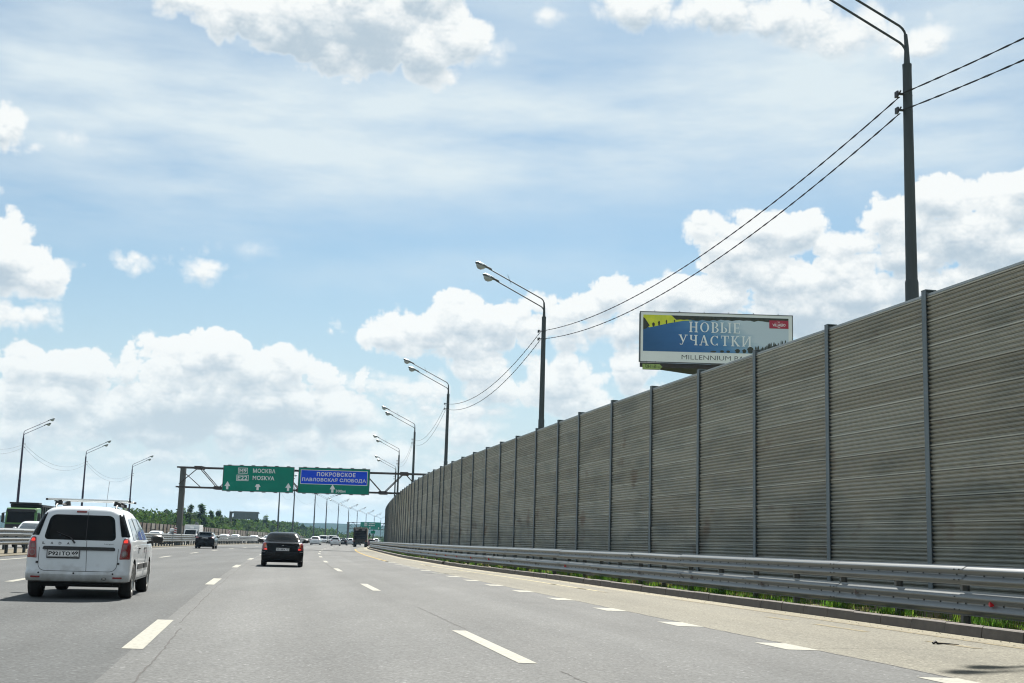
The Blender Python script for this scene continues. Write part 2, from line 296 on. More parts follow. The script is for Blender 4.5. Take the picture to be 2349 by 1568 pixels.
M['zinc'] = mat('galvanised_steel', (.175, .187, .19), .38, .35, var=.10, scale=2.0, stretch=(1, .3, 6), bump=.05, bscale=8)
M['zinc_d'] = mat('dull_galvanised_steel', (.12, .125, .125), .65, .3, var=.2, scale=3)
M['bolt'] = mat('dark_bolt', (.03, .03, .03), .6, .4)
M['postm'] = mat('barrier_post_steel', (.15, .18, .195), .6, .2, var=.12, scale=2)
M['pole'] = mat('lamp_pole_grey', (.055, .068, .072), .62, .25, var=.2, scale=2.5, stretch=(1, 1, .3))
M['pole_l'] = mat('lamp_pole_purplish', (.040, .032, .062), .55, .25, var=.2, scale=2.5)
M['conc'] = mat('gantry_concrete_grey', (.085, .09, .083), .8, var=.2, scale=1.2, stretch=(1, 1, .2), bump=.2, bscale=20)
M['truss'] = mat('weathered_truss_brown', (.055, .042, .036), .75, .1, var=.3, scale=2)
M['glassd'] = mat('dark_glass', (.006, .008, .009), .06, 0, 0, var=.1, spec=.1)
M['glassl'] = mat('window_glass', (.03, .045, .055), .04, 0, 1, var=.1, spec=1.0)
M['rubber'] = mat('tyre_rubber', (.016, .016, .016), .85, var=.25, scale=12, bump=.2)
M['black'] = mat('black_plastic', (.014, .015, .016), .5, var=.2, scale=8)
M['under'] = mat('underbody_dark', (.010, .010, .010), .9, var=.3)
M['rim'] = mat('alloy_rim', (.42, .42, .40), .4, .7, var=.1)
M['chrome'] = mat('polished_aluminium', (.75, .75, .74), .22, .95, var=.05)
M['red'] = mat('red_lens', (.20, .008, .010), .15, 0, .8, var=.1, scale=20)
M['redr'] = mat('red_reflector', (.62, .02, .03), .3, var=.1); M['redlit'] = mat('lit_red_lens', (.85, .04, .02), .2, 0, .6, var=.1, emis=.25)
M['redd'] = mat('dark_red_lens', (.16, .012, .012), .2, 0, .7, var=.1)
M['clearl'] = mat('clear_lens', (.20, .17, .165), .12, 0, .8, var=.12, scale=25)
M['orange'] = mat('amber_lens', (.65, .16, .03), .18, 0, .8, var=.1)
M['plate'] = mat('plate_white', (.72, .73, .72), .5, var=.05)
M['ink'] = mat('black_ink', (.012, .012, .014), .5, var=.1)
M['white'] = mat('white_sheet', (.74, .75, .74), .5, var=.05)
M['signw'] = mat('sign_white', (.74, .77, .76), .45, var=.04)
M['signg'] = mat('sign_green', (.002, .215, .142), .5, var=.10, scale=.7, spec=.15)
M['signb'] = mat('sign_blue', (.008, .07, .68), .5, var=.10, scale=.7, spec=.15)
M['wire'] = mat('cable_black', (.012, .013, .015), .7, var=.2)
M['lampg'] = mat('lamp_cover', (.34, .37, .37), .15, 0, .7, var=.05)
M['lamph'] = mat('lamp_housing', (.10, .11, .11), .5, .3, var=.1)
M['lampt'] = mat('lamp_top_pale', (.55, .58, .60), .35, .3, var=.1)
# ---------------------------------------------------------------- the road's course (x of our right lane line along y)
def slope(y):
    if y < 210: return -.2+.000526*y
    pts = [(210, -.0895), (260, -.073), (352, -.060), (450, -.055), (600, -.040), (800, -.03), (2000, .0)]
    return float(np.interp(y, [p[0] for p in pts], [p[1] for p in pts]))
_Y = np.arange(-60, 2001, 1.0); _X = np.zeros_like(_Y); _i0 = 60
for _i in range(_i0, len(_Y)-1): _X[_i+1] = _X[_i]+slope(_Y[_i]+.5)
for _i in range(_i0, 0, -1): _X[_i-1] = _X[_i]-(-.2)
_X += 2.75
cx = lambda y: float(np.interp(y, _Y, _X))
def curve_of(pts):
    a = np.array(pts, float)
    ys = np.arange(a[0, 0], a[-1, 0]+.1, 2.0); xs = np.interp(ys, a[:, 0], a[:, 1])
    for _ in range(3):
        k = np.array([.25, .5, .25]); p = np.pad(xs, 1, mode='edge'); p[0] = 2*xs[0]-xs[1]; p[-1] = 2*xs[-1]-xs[-2]; xs = np.convolve(p, k, 'valid')
    return lambda y: float(np.interp(y, ys, xs))
kerb_x = curve_of([(-14, 13.9), (10, 8.9), (17.7, 7.25), (24.3, 5.85), (34, 3.75), (45.9, 1.35), (56, -1.0), (64, -2.75), (76.5, -4.9), (89.2, -7.15), (113.4, -10.6), (138, -14.0), (170, cx(170)+5.2), (200, cx(200)+4.95), (250, cx(250)+4.9), (340, cx(340)+4.9), (520, cx(520)+4.9)])
WALL = [(-14, 16.9), (8, 12.15), (25, 8.42), (33.3, 6.6), (41.5, 4.75), (50.4, 2.85), (62.4, .43), (70.3, -1.2), (79.3, -2.95), (93.7, -5.5), (101.4, -6.74), (111, -8.2), (121.7, -9.6), (131.8, -10.95), (145.5, -12.7), (159.2, -14.35), (171, -15.75), (185, -17.35), (198.5, -18.84), (216.7, -20.75), (240, cx(240)+7.6), (300, cx(300)+8.5)]
wall_x = curve_of(WALL)
L3OFF = lambda y: 3.9 if y < 28 else max(3.55, 3.9-.007*(y-28))
def strip(name, fa, fb, y0, y1, z, m, step=3.0, kind='structure', parent=None, mb=None, nx=1, mi=0):
    own = mb is None; mb = mb or MB(); n = max(1, int(round((y1-y0)/step))); vs = []
    for i in range(n+1):
        y = y0+(y1-y0)*i/n; a, b = fa(y), fb(y); zz = z(y) if callable(z) else z
        for j in range(nx+1): vs.append((a+(b-a)*j/nx, y, zz))
    fs = [(i*(nx+1)+j, i*(nx+1)+j+1, (i+1)*(nx+1)+j+1, (i+1)*(nx+1)+j) for i in range(n) for j in range(nx)]
    mb.add(vs, fs, mi)
    if own:
        o = mb.build(name, m, parent); uv = o.data.uv_layers.new(name='lane')
        for l in o.data.loops: p = o.data.vertices[l.vertex_index].co; uv.data[l.index].uv = (p.x-cx(p.y), p.y)
        if kind and parent is None: tag(o, kind=kind)
        return o
# ground to the horizon
g = MB()
g.add([(-6000, -400, -.10), (6000, -400, -.10), (6000, 7000, -.10), (-6000, 7000, -.10)], [(0, 1, 2, 3)])
tag(g.build('ground', M['ground']), kind='structure')
off = lambda d: (lambda y: cx(y)+d)
rng2 = random.Random(4)
strip('road', off(-3.93), lambda y: cx(y)+L3OFF(y)+.18, -14, 700, 0, M['road'])
strip('road_left_lanes', off(-14.3), off(-3.93), -14, 700, 0, M['road_l'])
strip('road_exit_lane', lambda y: cx(y)+L3OFF(y)+.18, lambda y: kerb_x(y)-.5, -14, 520, 0, M['road_r'])
strip('road_edge', lambda y: kerb_x(y)-.5, lambda y: kerb_x(y)+.02, -14, 520, 0, M['road_e'])
strip('median_strip', off(-18.9), off(-14.3), -14, 700, .02, M['median'])
strip('oncoming_road', off(-32.0), off(-18.9), -14, 700, 0, M['road_o'])
strip('verge', lambda y: kerb_x(y)+.14, lambda y: wall_x(y)+6, -14, 300, lambda y: .13, M['verge'], nx=3)
# painted markings
def dashes(name, fx, spec, m, w=.2, tilt=0, z=.004):
    e = thing(name, kind='structure')
    for (y0, y1) in spec:
        mb = MB(); ys = np.linspace(y0, y1, 3)
        vs = [];
        for y in ys:
            x = fx(y); vs += [(x-w/2, y+tilt*w/2, z), (x+w/2, y-tilt*w/2, z)]
        mb.add(vs, [(0, 1, 3, 2), (2, 3, 5, 4)]); mb.build('dash', m, e)
    return e
dashes('lane_line', off(0), [(12.7+17.05*k-.05*k, 12.7+17.05*k+4.4) for k in range(-1, 22)], M['paint'], .19)
dashes('lane_line', off(-3.93), [(13.0+17.45*k, 13.0+17.45*k+4.5) for k in range(-1, 22)], M['paint'], .22)
dashes('lane_line', off(-8.35), [(30.2-1.5+17.6*k, 30.2-1.5+17.6*k+5.5) for k in range(-1, 22)], M['paint'], .2)
def l3(y): return cx(y)+L3OFF(y)
dashes('exit_lane_line', l3, [(11.85+4.04*k-.42, 11.85+4.04*k+.62) for k in range(-1, 17)], M['paint'], .40, tilt=0)
dashes('exit_lane_line_remnant', lambda y: kerb_x(y)-1.35, [(19.5, 21.2), (22.2, 23.1), (33, 33.6), (35, 36), (38.4, 39.1), (16.6, 17.8), (62, 64)], M['paint_old'], .14)
lt = lambda s, w: (lambda y: s(y)-w/2, lambda y: s(y)+w/2)
yl = lambda y: cx(y)+3.62+(0 if y < 150 else .0)
a, b = lt(yl, .2); strip('yellow_line', a, b, 72, 165, .004, M['paint_y'])
o2 = lambda y: kerb_x(y)-1.30
a, b = lt(o2, .13); strip('yellow_edge_line', a, b, 34, 66, .004, M['paint_ye'])
a, b = lt(lambda y: kerb_x(y)-.62, .10); strip('worn_edge_line', a, b, -10, 30, .004, M['paint_old'])
a, b = lt(off(-12.95), .22); strip('left_edge_line', a, b, -12, 690, .004, M['paint'])
a, b = lt(off(-19.6), .2); strip('oncoming_edge_line', a, b, -12, 690, .004, M['paint'])
a, b = lt(off(-31.2), .2); strip('oncoming_edge_line', a, b, -12, 690, .004, M['paint'])
for d in (-23.5, -27.4): dashes('oncoming_lane_line', off(d), [(30+16*k, 34+16*k) for k in range(0, 30)], M['paint'], .2)
# construction seams and cracks (thin dark bituminous lines with a ragged course)
def crack(name, pts, w0, w1, seed, jit=.02, z=.003, sub=10):
    r = random.Random(seed); mb = MB(); vs = []
    P = []
    for (a, b) in zip(pts[:-1], pts[1:]):
        for k in range(sub): t = k/sub; P.append((a[0]+(b[0]-a[0])*t, a[1]+(b[1]-a[1])*t))
    P.append(pts[-1]); jx = 0
    for i, (x, y) in enumerate(P):
        q = P[min(i+1, len(P)-1)]; p = P[max(i-1, 0)]; dx, dy = q[0]-p[0], q[1]-p[1]; l = math.hypot(dx, dy) or 1
        jx = jx*.6+r.uniform(-jit, jit)*.45; w = r.uniform(w0, w1)/2; nx, ny = -dy/l, dx/l
        vs += [(x+nx*(jx-w), y+ny*(jx-w), z), (x+nx*(jx+w), y+ny*(jx+w), z)]
    mb.add(vs, [(2*i, 2*i+1, 2*i+3, 2*i+2) for i in range(len(P)-1)])
    return tag(mb.build(name, M['seam']), kind='structure')
crack('road_seam', [(cx(y)-3.62, y) for y in np.arange(6, 16.1, 2)], .006, .026, 1, .03)
crack('road_seam', [(cx(y)-3.70, y) for y in np.arange(17, 120, 3)], .006, .022, 2, .03)
crack('road_seam', [(cx(y)+.16, y) for y in np.arange(9.0, 12.4, .6)], .006, .022, 3, .025)
crack('road_seam', [(cx(y)+.14, y) for y in np.arange(17.4, 23.3, .8)], .006, .020, 4, .02)
crack('road_seam', [(cx(y)-.12, y) for y in np.arange(51, 63, 2)], .03, .06, 5, .02)
crack('road_seam', [(cx(y)+L3OFF(y)+.18, y) for y in np.arange(8, 60, 1.2)], .012, .028, 6, .03)
crack('road_joint', [(cx(85)-14, 98), (cx(85)-4, 93), (cx(85)+3.6, 89.5)], .22, .32, 7, .05, sub=12)
crack('road_crack', [(3.2, 15.6), (4.9, 16.2), (6.2, 16.0)], .006, .016, 8, .03)
crack('road_crack', [(1.9, 33.0), (3.6, 33.4), (4.2, 33.3)], .02, .04, 9, .03)
crack('road_crack', [(.2, 26.3), (1.3, 25.4), (1.6, 25.6)], .01, .03, 10, .05)
# kerb, stone by stone where the stones can be told apart
kb = thing('kerb', kind='structure')
ks = MB(); prof = [(0, 0), (.025, .15), (.05, .17), (.17, .17), (.17, -.03), (0, -.03)]
n = len(prof)
ks.add([(x, 0, z) for x, z in prof]+[(x, .985, z) for x, z in prof], [tuple(range(n)), tuple(range(2*n-1, n-1, -1))]+[(i, (i+1) % n, n+(i+1) % n, n+i)[::-1] for i in range(n)])
y = 12.0; first = None; far = MB(); kr = random.Random(2)
while y < 330:
    x0, x1 = kerb_x(y), kerb_x(y+1); ang = math.atan2(x0-x1, 1.0)
    dy = math.cos(ang)
    if not (66.6 < y < 67.4):
        if y < 72:
            if first is None: first = ks.build('kerb_stone', M['kerb'], kb); st = first
            else: st = inst(first, 'kerb_stone', kb)
            st.location = (x0+kr.uniform(-.006, .006), y, kr.uniform(-.008, .008)); st.rotation_euler = (0, kr.uniform(-.02, .02), ang)
        else:
            c, s = math.cos(ang), math.sin(ang)
            L_ = 3 if y > 130 else 1
            far.add([(x0+px*c-py*L_*s, y+px*s+py*L_*c, pz) for px, py, pz in ks.v], ks.f)
    y += dy*(3 if y > 130 else 1)
tag(far.build('kerb_stones_far', M['kerb'], kb), kind='stuff')
# ---------------------------------------------------------------- noise barrier
def panel_material():
    m = bpy.data.materials.new('perforated_panel'); m.use_nodes = True; nt = m.node_tree; N = nt.nodes; L = nt.links; b = N['Principled BSDF']
    tc = N.new('ShaderNodeTexCoord'); oi = N.new('ShaderNodeObjectInfo')
    ad = N.new('ShaderNodeVectorMath'); ad.operation = 'ADD'; L.new(tc.outputs['Object'], ad.inputs[0]); L.new(oi.outputs['Location'], ad.inputs[1])
    sp = N.new('ShaderNodeSeparateXYZ'); L.new(tc.outputs['Object'], sp.inputs[0])
    def noise(vec, sc, det, stretch):
        mp = N.new('ShaderNodeMapping'); mp.inputs['Scale'].default_value = stretch; L.new(vec, mp.inputs[0])
        n = N.new('ShaderNodeTexNoise'); n.inputs['Scale'].default_value = sc; n.inputs['Detail'].default_value = det; L.new(mp.outputs[0], n.inputs['Vector']); return n.outputs[0]
    def M_(op, x, y, clamp=False):
        n = N.new('ShaderNodeMath'); n.operation = op; n.use_clamp = clamp
        for i, v in enumerate((x, y)):
            if isinstance(v, (int, float)): n.inputs[i].default_value = v
            else: L.new(v, n.inputs[i])
        return n.outputs[0]
    def mix(f, a, c):
        n = N.new('ShaderNodeMix'); n.data_type = 'RGBA'
        for s, v in ((n.inputs[0], f), (n.inputs[6], a), (n.inputs[7], c)):
            if isinstance(v, (int, float)): s.default_value = v
            elif isinstance(v, tuple): s.default_value = (*v, 1)
            else: L.new(v, s)
        return n.outputs[2]
    # staggered rows of slots punched in the sheet
    yy = M_('MULTIPLY', sp.outputs[1], 1/.032); zz = M_('MULTIPLY', sp.outputs[2], 1/.0185)
    row = M_('FLOOR', zz, 0); st = M_('ADD', yy, M_('MULTIPLY', row, .5))
    fy = M_('ABSOLUTE', M_('SUBTRACT', M_('FRACT', st, 0), .5), 0); fz = M_('ABSOLUTE', M_('SUBTRACT', M_('FRACT', zz, 0), .5), 0)
    d = M_('ADD', M_('MULTIPLY', fy, 1.15), M_('MULTIPLY', fz, 1.5))
    hole = M_('MULTIPLY', M_('SUBTRACT', .52, d), 7.0, True)
    tone = noise(ad.outputs[0], .55, 5, (1, .4, 1.6)); base = mix(tone, (.40, .375, .305), (.62, .59, .495))
    base = mix(M_('MULTIPLY', oi.outputs['Random'], .35), base, (.37, .39, .365))
    so = N.new('ShaderNodeSeparateXYZ'); L.new(oi.outputs['Location'], so.inputs[0])
    edge = M_('MULTIPLY', M_('POWER', M_('MULTIPLY', sp.outputs[1], 1/4.2, True), 6.0), .10)
    edge = M_('SUBTRACT', M_('MULTIPLY', M_('ADD', edge, .07), M_('SUBTRACT', 1.2, M_('MULTIPLY', so.outputs[2], .33), True)), .025)
    rust = M_('MULTIPLY', M_('SUBTRACT', M_('ADD', noise(ad.outputs[0], .7, 8, (1, 1, 1.6)), edge), .62), 9.0, True)
    base = mix(M_('MULTIPLY', rust, .6), base, (.19, .095, .045))
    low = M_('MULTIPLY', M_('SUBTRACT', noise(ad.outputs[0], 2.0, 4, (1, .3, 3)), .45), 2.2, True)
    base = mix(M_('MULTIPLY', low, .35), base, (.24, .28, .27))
    lip = M_('MULTIPLY', M_('SUBTRACT', sp.outputs[2], .466), 400.0, True)
    hole = M_('MULTIPLY', hole, M_('SUBTRACT', 1.0, lip))
    base = mix(M_('MULTIPLY', lip, .30), base, (.50, .48, .38))  # pale tone painted on the top lip for the light it catches
    vr = N.new('ShaderNodeVectorMath'); vr.operation = 'SCALE'; L.new(base, vr.inputs[0]); L.new(M_('ADD', M_('MULTIPLY', oi.outputs['Random'], .30), .88), vr.inputs['Scale']); base = vr.outputs[0]
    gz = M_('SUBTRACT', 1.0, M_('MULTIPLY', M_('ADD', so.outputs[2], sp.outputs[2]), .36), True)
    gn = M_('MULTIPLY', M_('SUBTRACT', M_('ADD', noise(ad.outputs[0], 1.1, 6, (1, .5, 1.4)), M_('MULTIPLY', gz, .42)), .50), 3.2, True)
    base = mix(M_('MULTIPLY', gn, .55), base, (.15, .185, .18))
    col = mix(M_('MULTIPLY', hole, .9), base, (.02, .021, .019))
    L.new(col, b.inputs['Base Color']); b.inputs['Roughness'].default_value = .62; b.inputs['Metallic'].default_value = .15
    bp = N.new('ShaderNodeBump'); bp.inputs['Strength'].default_value = .5; bp.inputs['Distance'].default_value = .006; bp.invert = True
    L.new(hole, bp.inputs['Height']); L.new(bp.outputs[0], b.inputs['Normal'])
    return m
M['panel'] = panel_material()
M['skirt'] = mat('barrier_base_plate', (.13, .165, .16), .7, .1, col2=(.13, .12, .10), scale=1.5, stretch=(1, .4, 1))
M['railcap'] = mat('barrier_top_rail', (.34, .36, .36), .5, .4)
def rib_profile(h=.5, nr=5):
    p = [(0, 0), (-.012, .004), (-.012, .018)]
    z0, z1 = .03, h-.034
    for k in range(nr):
        a = z0+(z1-z0)*k/nr; s = (z1-z0)/nr
        p += [(.0, a+s*.10), (-.040, a+s*.36), (-.052, a+s*.62), (-.030, a+s*.86), (.0, a+s*.97)]
    p += [(-.052, h-.032), (-.052, h-.006), (-.004, h-.004)]
    return p
barrier = thing('noise_barrier', label='tall grey noise barrier of ribbed metal panels along the right side of the road', cat='noise barrier')
posts_y = []
yy_ = 4.0
seg = []
meas = [25.0, 29.2, 33.3, 37.3, 41.5, 45.9, 50.4, 53.8, 58.0, 62.4, 66.3, 70.3, 74.5, 78.9, 83.4, 87.4, 89.4, 93.7, 97.6]
posts_y = [25.0-4.2*k for k in range(8, 0, -1)]+meas
while posts_y[-1] < 236: posts_y.append(posts_y[-1]+(4.2 if random.random() > .12 else 2.6))
prof = rib_profile(); NP = len(prof)
mb = MB(); Lp = 1.0
mb.add([(x, 0, z) for x, z in prof]+[(x, 1, z) for x, z in prof], [(i, i+1, NP+i+1, NP+i) for i in range(NP-1)])
panel_me = {}
WZ0, NROW, PH = .36, 12, .5
far_p = MB(); top = MB(); cnt = 0
pr = MB(); w, d_ = .16, .012                     # H-section post, 6.5 m
pr.box(-.10, -.10+d_, -w/2, w/2, 0, 6.48); pr.box(.09, .102, -w/2, w/2, 0, 6.48); pr.box(-.088, .09, -.005, .005, 0, 6.48)
pr.box(-.10, .14, -.09, .09, 6.482, 6.50); pr.box(-.02, .12, .08, .12, 6.43, 6.479)
post0 = None; skirt = MB()
for i, (ya, yb) in enumerate(zip(posts_y[:-1], posts_y[1:])):
    xa, xb = wall_x(ya), wall_x(yb); Ln = math.hypot(xb-xa, yb-ya)-.02; ang = math.atan2(xa-xb, yb-ya)
    if post0 is None: post0 = pr.build('post', M['postm'], barrier, None); po = post0
    else: po = inst(post0, 'post', barrier)
    po.location = (xa, ya, 0); po.rotation_euler.z = ang
    c, s = math.cos(ang), math.sin(ang)
    key = round(Ln, 1)
    rows = NROW-(2 if 143 < ya < 147 else 0)
    for r in range(rows):
        z = WZ0+r*PH
        near = ya > 11 and cnt < 298
        if near:
            if key not in panel_me:
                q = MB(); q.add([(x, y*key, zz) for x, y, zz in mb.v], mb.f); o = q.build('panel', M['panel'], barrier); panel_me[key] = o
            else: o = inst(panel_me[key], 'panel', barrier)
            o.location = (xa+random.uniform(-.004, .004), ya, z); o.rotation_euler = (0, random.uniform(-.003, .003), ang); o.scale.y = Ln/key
            cnt += 1
        else: far_p.add([(xa+x*c-y*Ln*s, ya+x*s+y*Ln*c, z+zz) for x, y, zz in mb.v], mb.f)
    zt = WZ0+rows*PH
    far = lambda bx: [(xa+x*c-y*s, ya+x*s+y*c, z) for x, y, z in bx.v]
    t = MB().box(-.055, .06, 0, Ln, zt+.002, zt+.05); top.add(far(t), t.f)
    t = MB().box(.02, .08, 0, Ln, zt-NROW*PH*0-.001-rows*PH+.0, zt-.002) ; far_p.add(far(t), t.f) if ya < -100 else None
    t = MB().box(-.02, .05, 0, Ln, -.05, .20).box(-.035, .05, 0, Ln, .203, WZ0-.004); skirt.add(far(t), t.f)
    t = MB().box(.012, .09, 0, Ln, WZ0, zt-.003); skirt.add(far(t), t.f)
po = inst(post0, 'post', barrier); po.location = (wall_x(posts_y[-1]), posts_y[-1], 0)
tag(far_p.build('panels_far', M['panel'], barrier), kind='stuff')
top.build('top_rail', M['railcap'], barrier); skirt.build('base_plate', M['skirt'], barrier)
# ---------------------------------------------------------------- guardrails
def wbeam(L_, zs=1.0):
    p = [(0, 0), (0, .012), (-.018, .03), (-.072, .062), (-.080, .08), (-.072, .098), (-.012, .142), (-.006, .156), (-.012, .17), (-.072, .214), (-.080, .232), (-.072, .250), (-.018, .282), (0, .30), (0, .312)]
    p = [(x*(1+.3*(zs-1)), z*zs) for x, z in p]
    b = MB(); n = len(p); k = 3
    for t in (0, -.004):
        b.add([(x-t if True else x, L_*j/k, z) for j in range(k+1) for x, z in p], [(j*n+i, j*n+i+1, (j+1)*n+i+1, (j+1)*n+i) for j in range(k) for i in range(n-1)])
    for y in np.arange(.25, L_, .5): b.box(-.019, -.004, y-.012, y+.012, .146*zs, .166*zs, 1)
    for y in (.08, .22):
        for z in (.075, .237): b.box(-.0865*(1+.3*(zs-1)), -.07, y-.013, y+.013, z*zs-.010, z*zs+.010, 1)
    return b
def guardrail(name, fx, y0, y1, label, tiers, side=1, post_step=2.0, zbase=0.0, near_end=999, refl=True, seed=3, group=None, ph=1.02, pm_=None):
    g = thing(name, label=label, cat='guardrail', group=group); rr = random.Random(seed)
    bases = {z: wbeam(4.36, zs).build('rail_beam', [M['zinc'], M['bolt']], g, 50) for z, zs in tiers}; used = set(); y = y0
    pm = MB().box(.02, .14, -.055, .055, zbase-.1, ph)
    pm2 = MB().box(.02, .03, -.06, .06, zbase-.1, ph).box(.13, .14, -.06, .06, zbase-.1, ph).box(.031, .129, -.006, .006, zbase-.1, ph)
    pb = pm2.build('post', M[pm_ or 'zinc_d'], g); pused = False
    rf = MB().add([(-.075, -.03, .11), (-.075, -.03, .20), (-.02, -.03, .185), (-.02, -.03, .125), (-.045, .05, .13), (-.045, .05, .18)], [(0, 3, 2, 1), (0, 1, 5, 4), (1, 2, 5), (0, 4, 3), (4, 5, 2, 3)])
    rw = rf.build('reflector', M['clearl'], g); rd = None; rwu = False; k = 0
    while y < y1:
        xa, xb = fx(y), fx(y+4.15); ang = math.atan2(xa-xb, 4.15)
        for z, zs in tiers:
            dz, ry, rx = rr.uniform(-.004, .004), rr.uniform(-.03, .03), rr.uniform(-.0015, .0015)
            if rr.random() < .12: dz -= .009; rx += .003; ry += .06
            if z not in used: o = bases[z]; used.add(z)
            else: o = inst(bases[z], 'rail_beam', g)
            o.location = (xa+rr.uniform(-.003, .003), y-.06, z+dz); o.rotation_euler = (rx, ry, ang); o.scale.x = side
            if refl and z == tiers[0][0] and y < 90:
                if not rwu: q = rw; rwu = True
                elif k % 6 == 2 or 52 < y < 72:
                    if rd is None: rd = rf.build('reflector', M['redr'], g); q = rd
                    else: q = inst(rd, 'reflector', g)
                    tag(q, 'red reflector wedge')
                else: q = inst(rw, 'reflector', g)
                q.location = (fx(y+3.4)+.0, y+3.4, z+.03); q.scale = (1.25, 1.25, 1.25); q.rotation_euler.z = ang; k += 1
        y += 4.15
    y = y0+.6; n = 0
    while y < y1:
        if not pused: o = pb; pused = True
        else: o = inst(pb, 'post', g)
        o.location = (fx(y)+.003*side, y, 0); o.scale.x = side; n += 1
        y += post_step if n < 200 else post_step*2
    return g
rail_x = lambda y: kerb_x(y)+.42
guardrail('guardrail', rail_x, 7.5, 250, 'two-tier steel guardrail with reflectors on the right, in front of the noise barrier', ((.265, 1.19), (.735, .98)))
guardrail('guardrail', off(-15.25), 30, 520, 'two-tier steel guardrail on the near edge of the median, nearest the left lane', ((.45, 1.12), (.84, 1.25)), -1, 2.0, refl=False, seed=8, ph=1.16, pm_='pole')
guardrail('guardrail', off(-18.3), 30, 520, 'two-tier steel guardrail on the far edge of the median, beside the oncoming lanes', ((.45, 1.12), (.84, 1.25)), 1, 3.0, refl=False, seed=9, ph=1.16, pm_='pole')
# ---------------------------------------------------------------- street lamps
def make_lamp(sides=1, m=M['pole'], r=.115, name='street_lamp'):
    t = thing(name)
    n = 12
    MB().tube([(0,0,-.3), (0,0,7.40), (0,0,7.46)], [r*1.38, r*1.24, r*1.12], n).build('pole_base', m, t, 40)
    MB().tube([(0,0,7.30), (0,0,12.55), (0,0,12.70)], [r*1.10, r*.86, r*.90], n).build('pole', m, t, 40)
    for s in ([-1] if sides == 1 else [-1, 1]):
        sleeve = MB().tube([(0,0,12.66), (.0,0,13.15), (s*.02,0,13.45)], [r*.62, r*.42, r*.34], 8)
        for (h0, ln, rise) in ((13.62, 2.95, 1.35), (13.20, 2.55, 1.17)):
            pts = [(0, 0, 12.9), (s*.01, 0, h0-.25)]
            for q in (.1, .35, .6, .85, 1): 
                a_ = q*R(65); pts.append((s*(.02+.28*(1-math.cos(a_))*1.3), 0, h0-.22+.28*math.sin(a_)*1.1))
            pts.append((s*ln, 0, pts[-1][2]+rise)); sleeve.tube(pts, r*.25, 6)
            e = Vector(pts[-1]); d = (e-Vector(pts[-2])).normalized(); a_ = math.atan2(d.z, abs(d.x))-R(6)
            h = MB(); N_ = 10
            stn = [(-.16, .03, .02), (-.10, .055, .05), (.10, .055, .06), (.16, .075, .08), (.28, .11, .10), (.45, .125, .105), (.58, .10, .09), (.66, .05, .05)]
            vs = []
            for (x, wy, hz) in stn:
                for k in range(N_):
                    t_ = 2*math.pi*k/N_; zz = math.sin(t_)*hz*(.85 if math.sin(t_) > 0 else .6)+.02; vs.append((s*x, math.cos(t_)*wy, zz))
            F_ = [(i*N_+k, i*N_+(k+1) % N_, (i+1)*N_+(k+1) % N_, (i+1)*N_+k) for i in range(len(stn)-1) for k in range(N_)]
            h.add(vs, F_, 0); h.m = [1 if (min(f) >= 3*N_ and (sum(vs[i][2] for i in f)/4) > .045) else 0 for f in h.f]
            ho = h.build('lamp_head', [M['lamph'], M['lampt']], t, 40); ho.location = e; ho.rotation_euler.y = -s*a_; ho.scale = (1.12, 1.25, 1.3)
            c = MB(); vs = []
            for (x, wy, hz) in ((.14, .04, .02), (.2, .085, .10), (.32, .105, .17), (.46, .10, .17), (.56, .075, .10), (.60, .03, .03)):
                for k in range(7):
                    t_ = math.pi+math.pi*k/6; vs.append((s*x, math.cos(t_)*wy, math.sin(t_)*hz-.005))
            c.add(vs, [(i*7+k, i*7+k+1, (i+1)*7+k+1, (i+1)*7+k) for i in range(5) for k in range(6)])
            c.build('diffuser', M['lampg'], ho, 40)
        sleeve.tube([(s*1.75, 0, 14.28), (s*1.95, 0, 14.78)], .012, 4)
        sleeve.build('lamp_arm', m, t, 45)
    for z in (11.95, 11.55):
        MB().box(-.20-r*.5, -r*.55, -.03, .03, z-.02, z+.02).box(-.24-r*.5, -.20-r*.5, -.07, .07, z-.09, z+.05).tube([(-r-.1, .1, z-.06), (-r-.1, -.1, z+.04)], .02, 5)\
            .tube([(-r*.96, 0, z-.01), (0, -r*.97, z-.01), (r*.96, 0, z-.01), (0, r*.97, z-.01), (-r*.96, 0, z-.01)], .014, 4).build('cable_clamp', M['black'], t)
    return t
RP = [(16.9, -6.8), (9.2, 28.4), (1.6, 63.2), (-4.9, 98.4), (-10.1, 134.0), (-14.9, 171.2), (-19.0, 213)]
lampR = make_lamp(1, M['pole'], .125)
rz_at = lambda y: math.atan(-slope(y))
names = ['lamp post behind the camera, right of the noise barrier', 'nearest and tallest-looking lamp post behind the noise barrier, arms cut off at the top',
 'lamp post with two lamp heads behind the noise barrier, just left of the billboard', 'lamp post behind the noise barrier, next one left of the post beside the billboard',
 'lamp post in front of the right end of the sign gantry, above the noise barrier', 'lamp post rising through the notch in the top of the noise barrier', 'farthest lamp post behind the noise barrier, partly behind the gantry truss']
for i, (x, y) in enumerate(RP):
    o = lampR if i == 0 else dup(lampR, (x, y, 0))
    o.location = (x, y, 0); o.rotation_euler.z = rz_at(y); tag(o, names[i], 'street lamp', 'street lamps behind the noise barrier')
LP = [(-56.3, 124), (-61.6, 159.5), (-65.6, 195.6), (-68.6, 230.3)]
lampL = make_lamp(1, M['pole_l'], .125)
for ch in list(lampL.children):
    pass
names = ['lamp post left of the frame beside the oncoming road', 'left-most lamp post, rising behind the green dump truck', 'lamp post beyond the oncoming road, rising behind the middle of the white car roof', 'lamp post beyond the oncoming road, between the white car and the sign gantry']
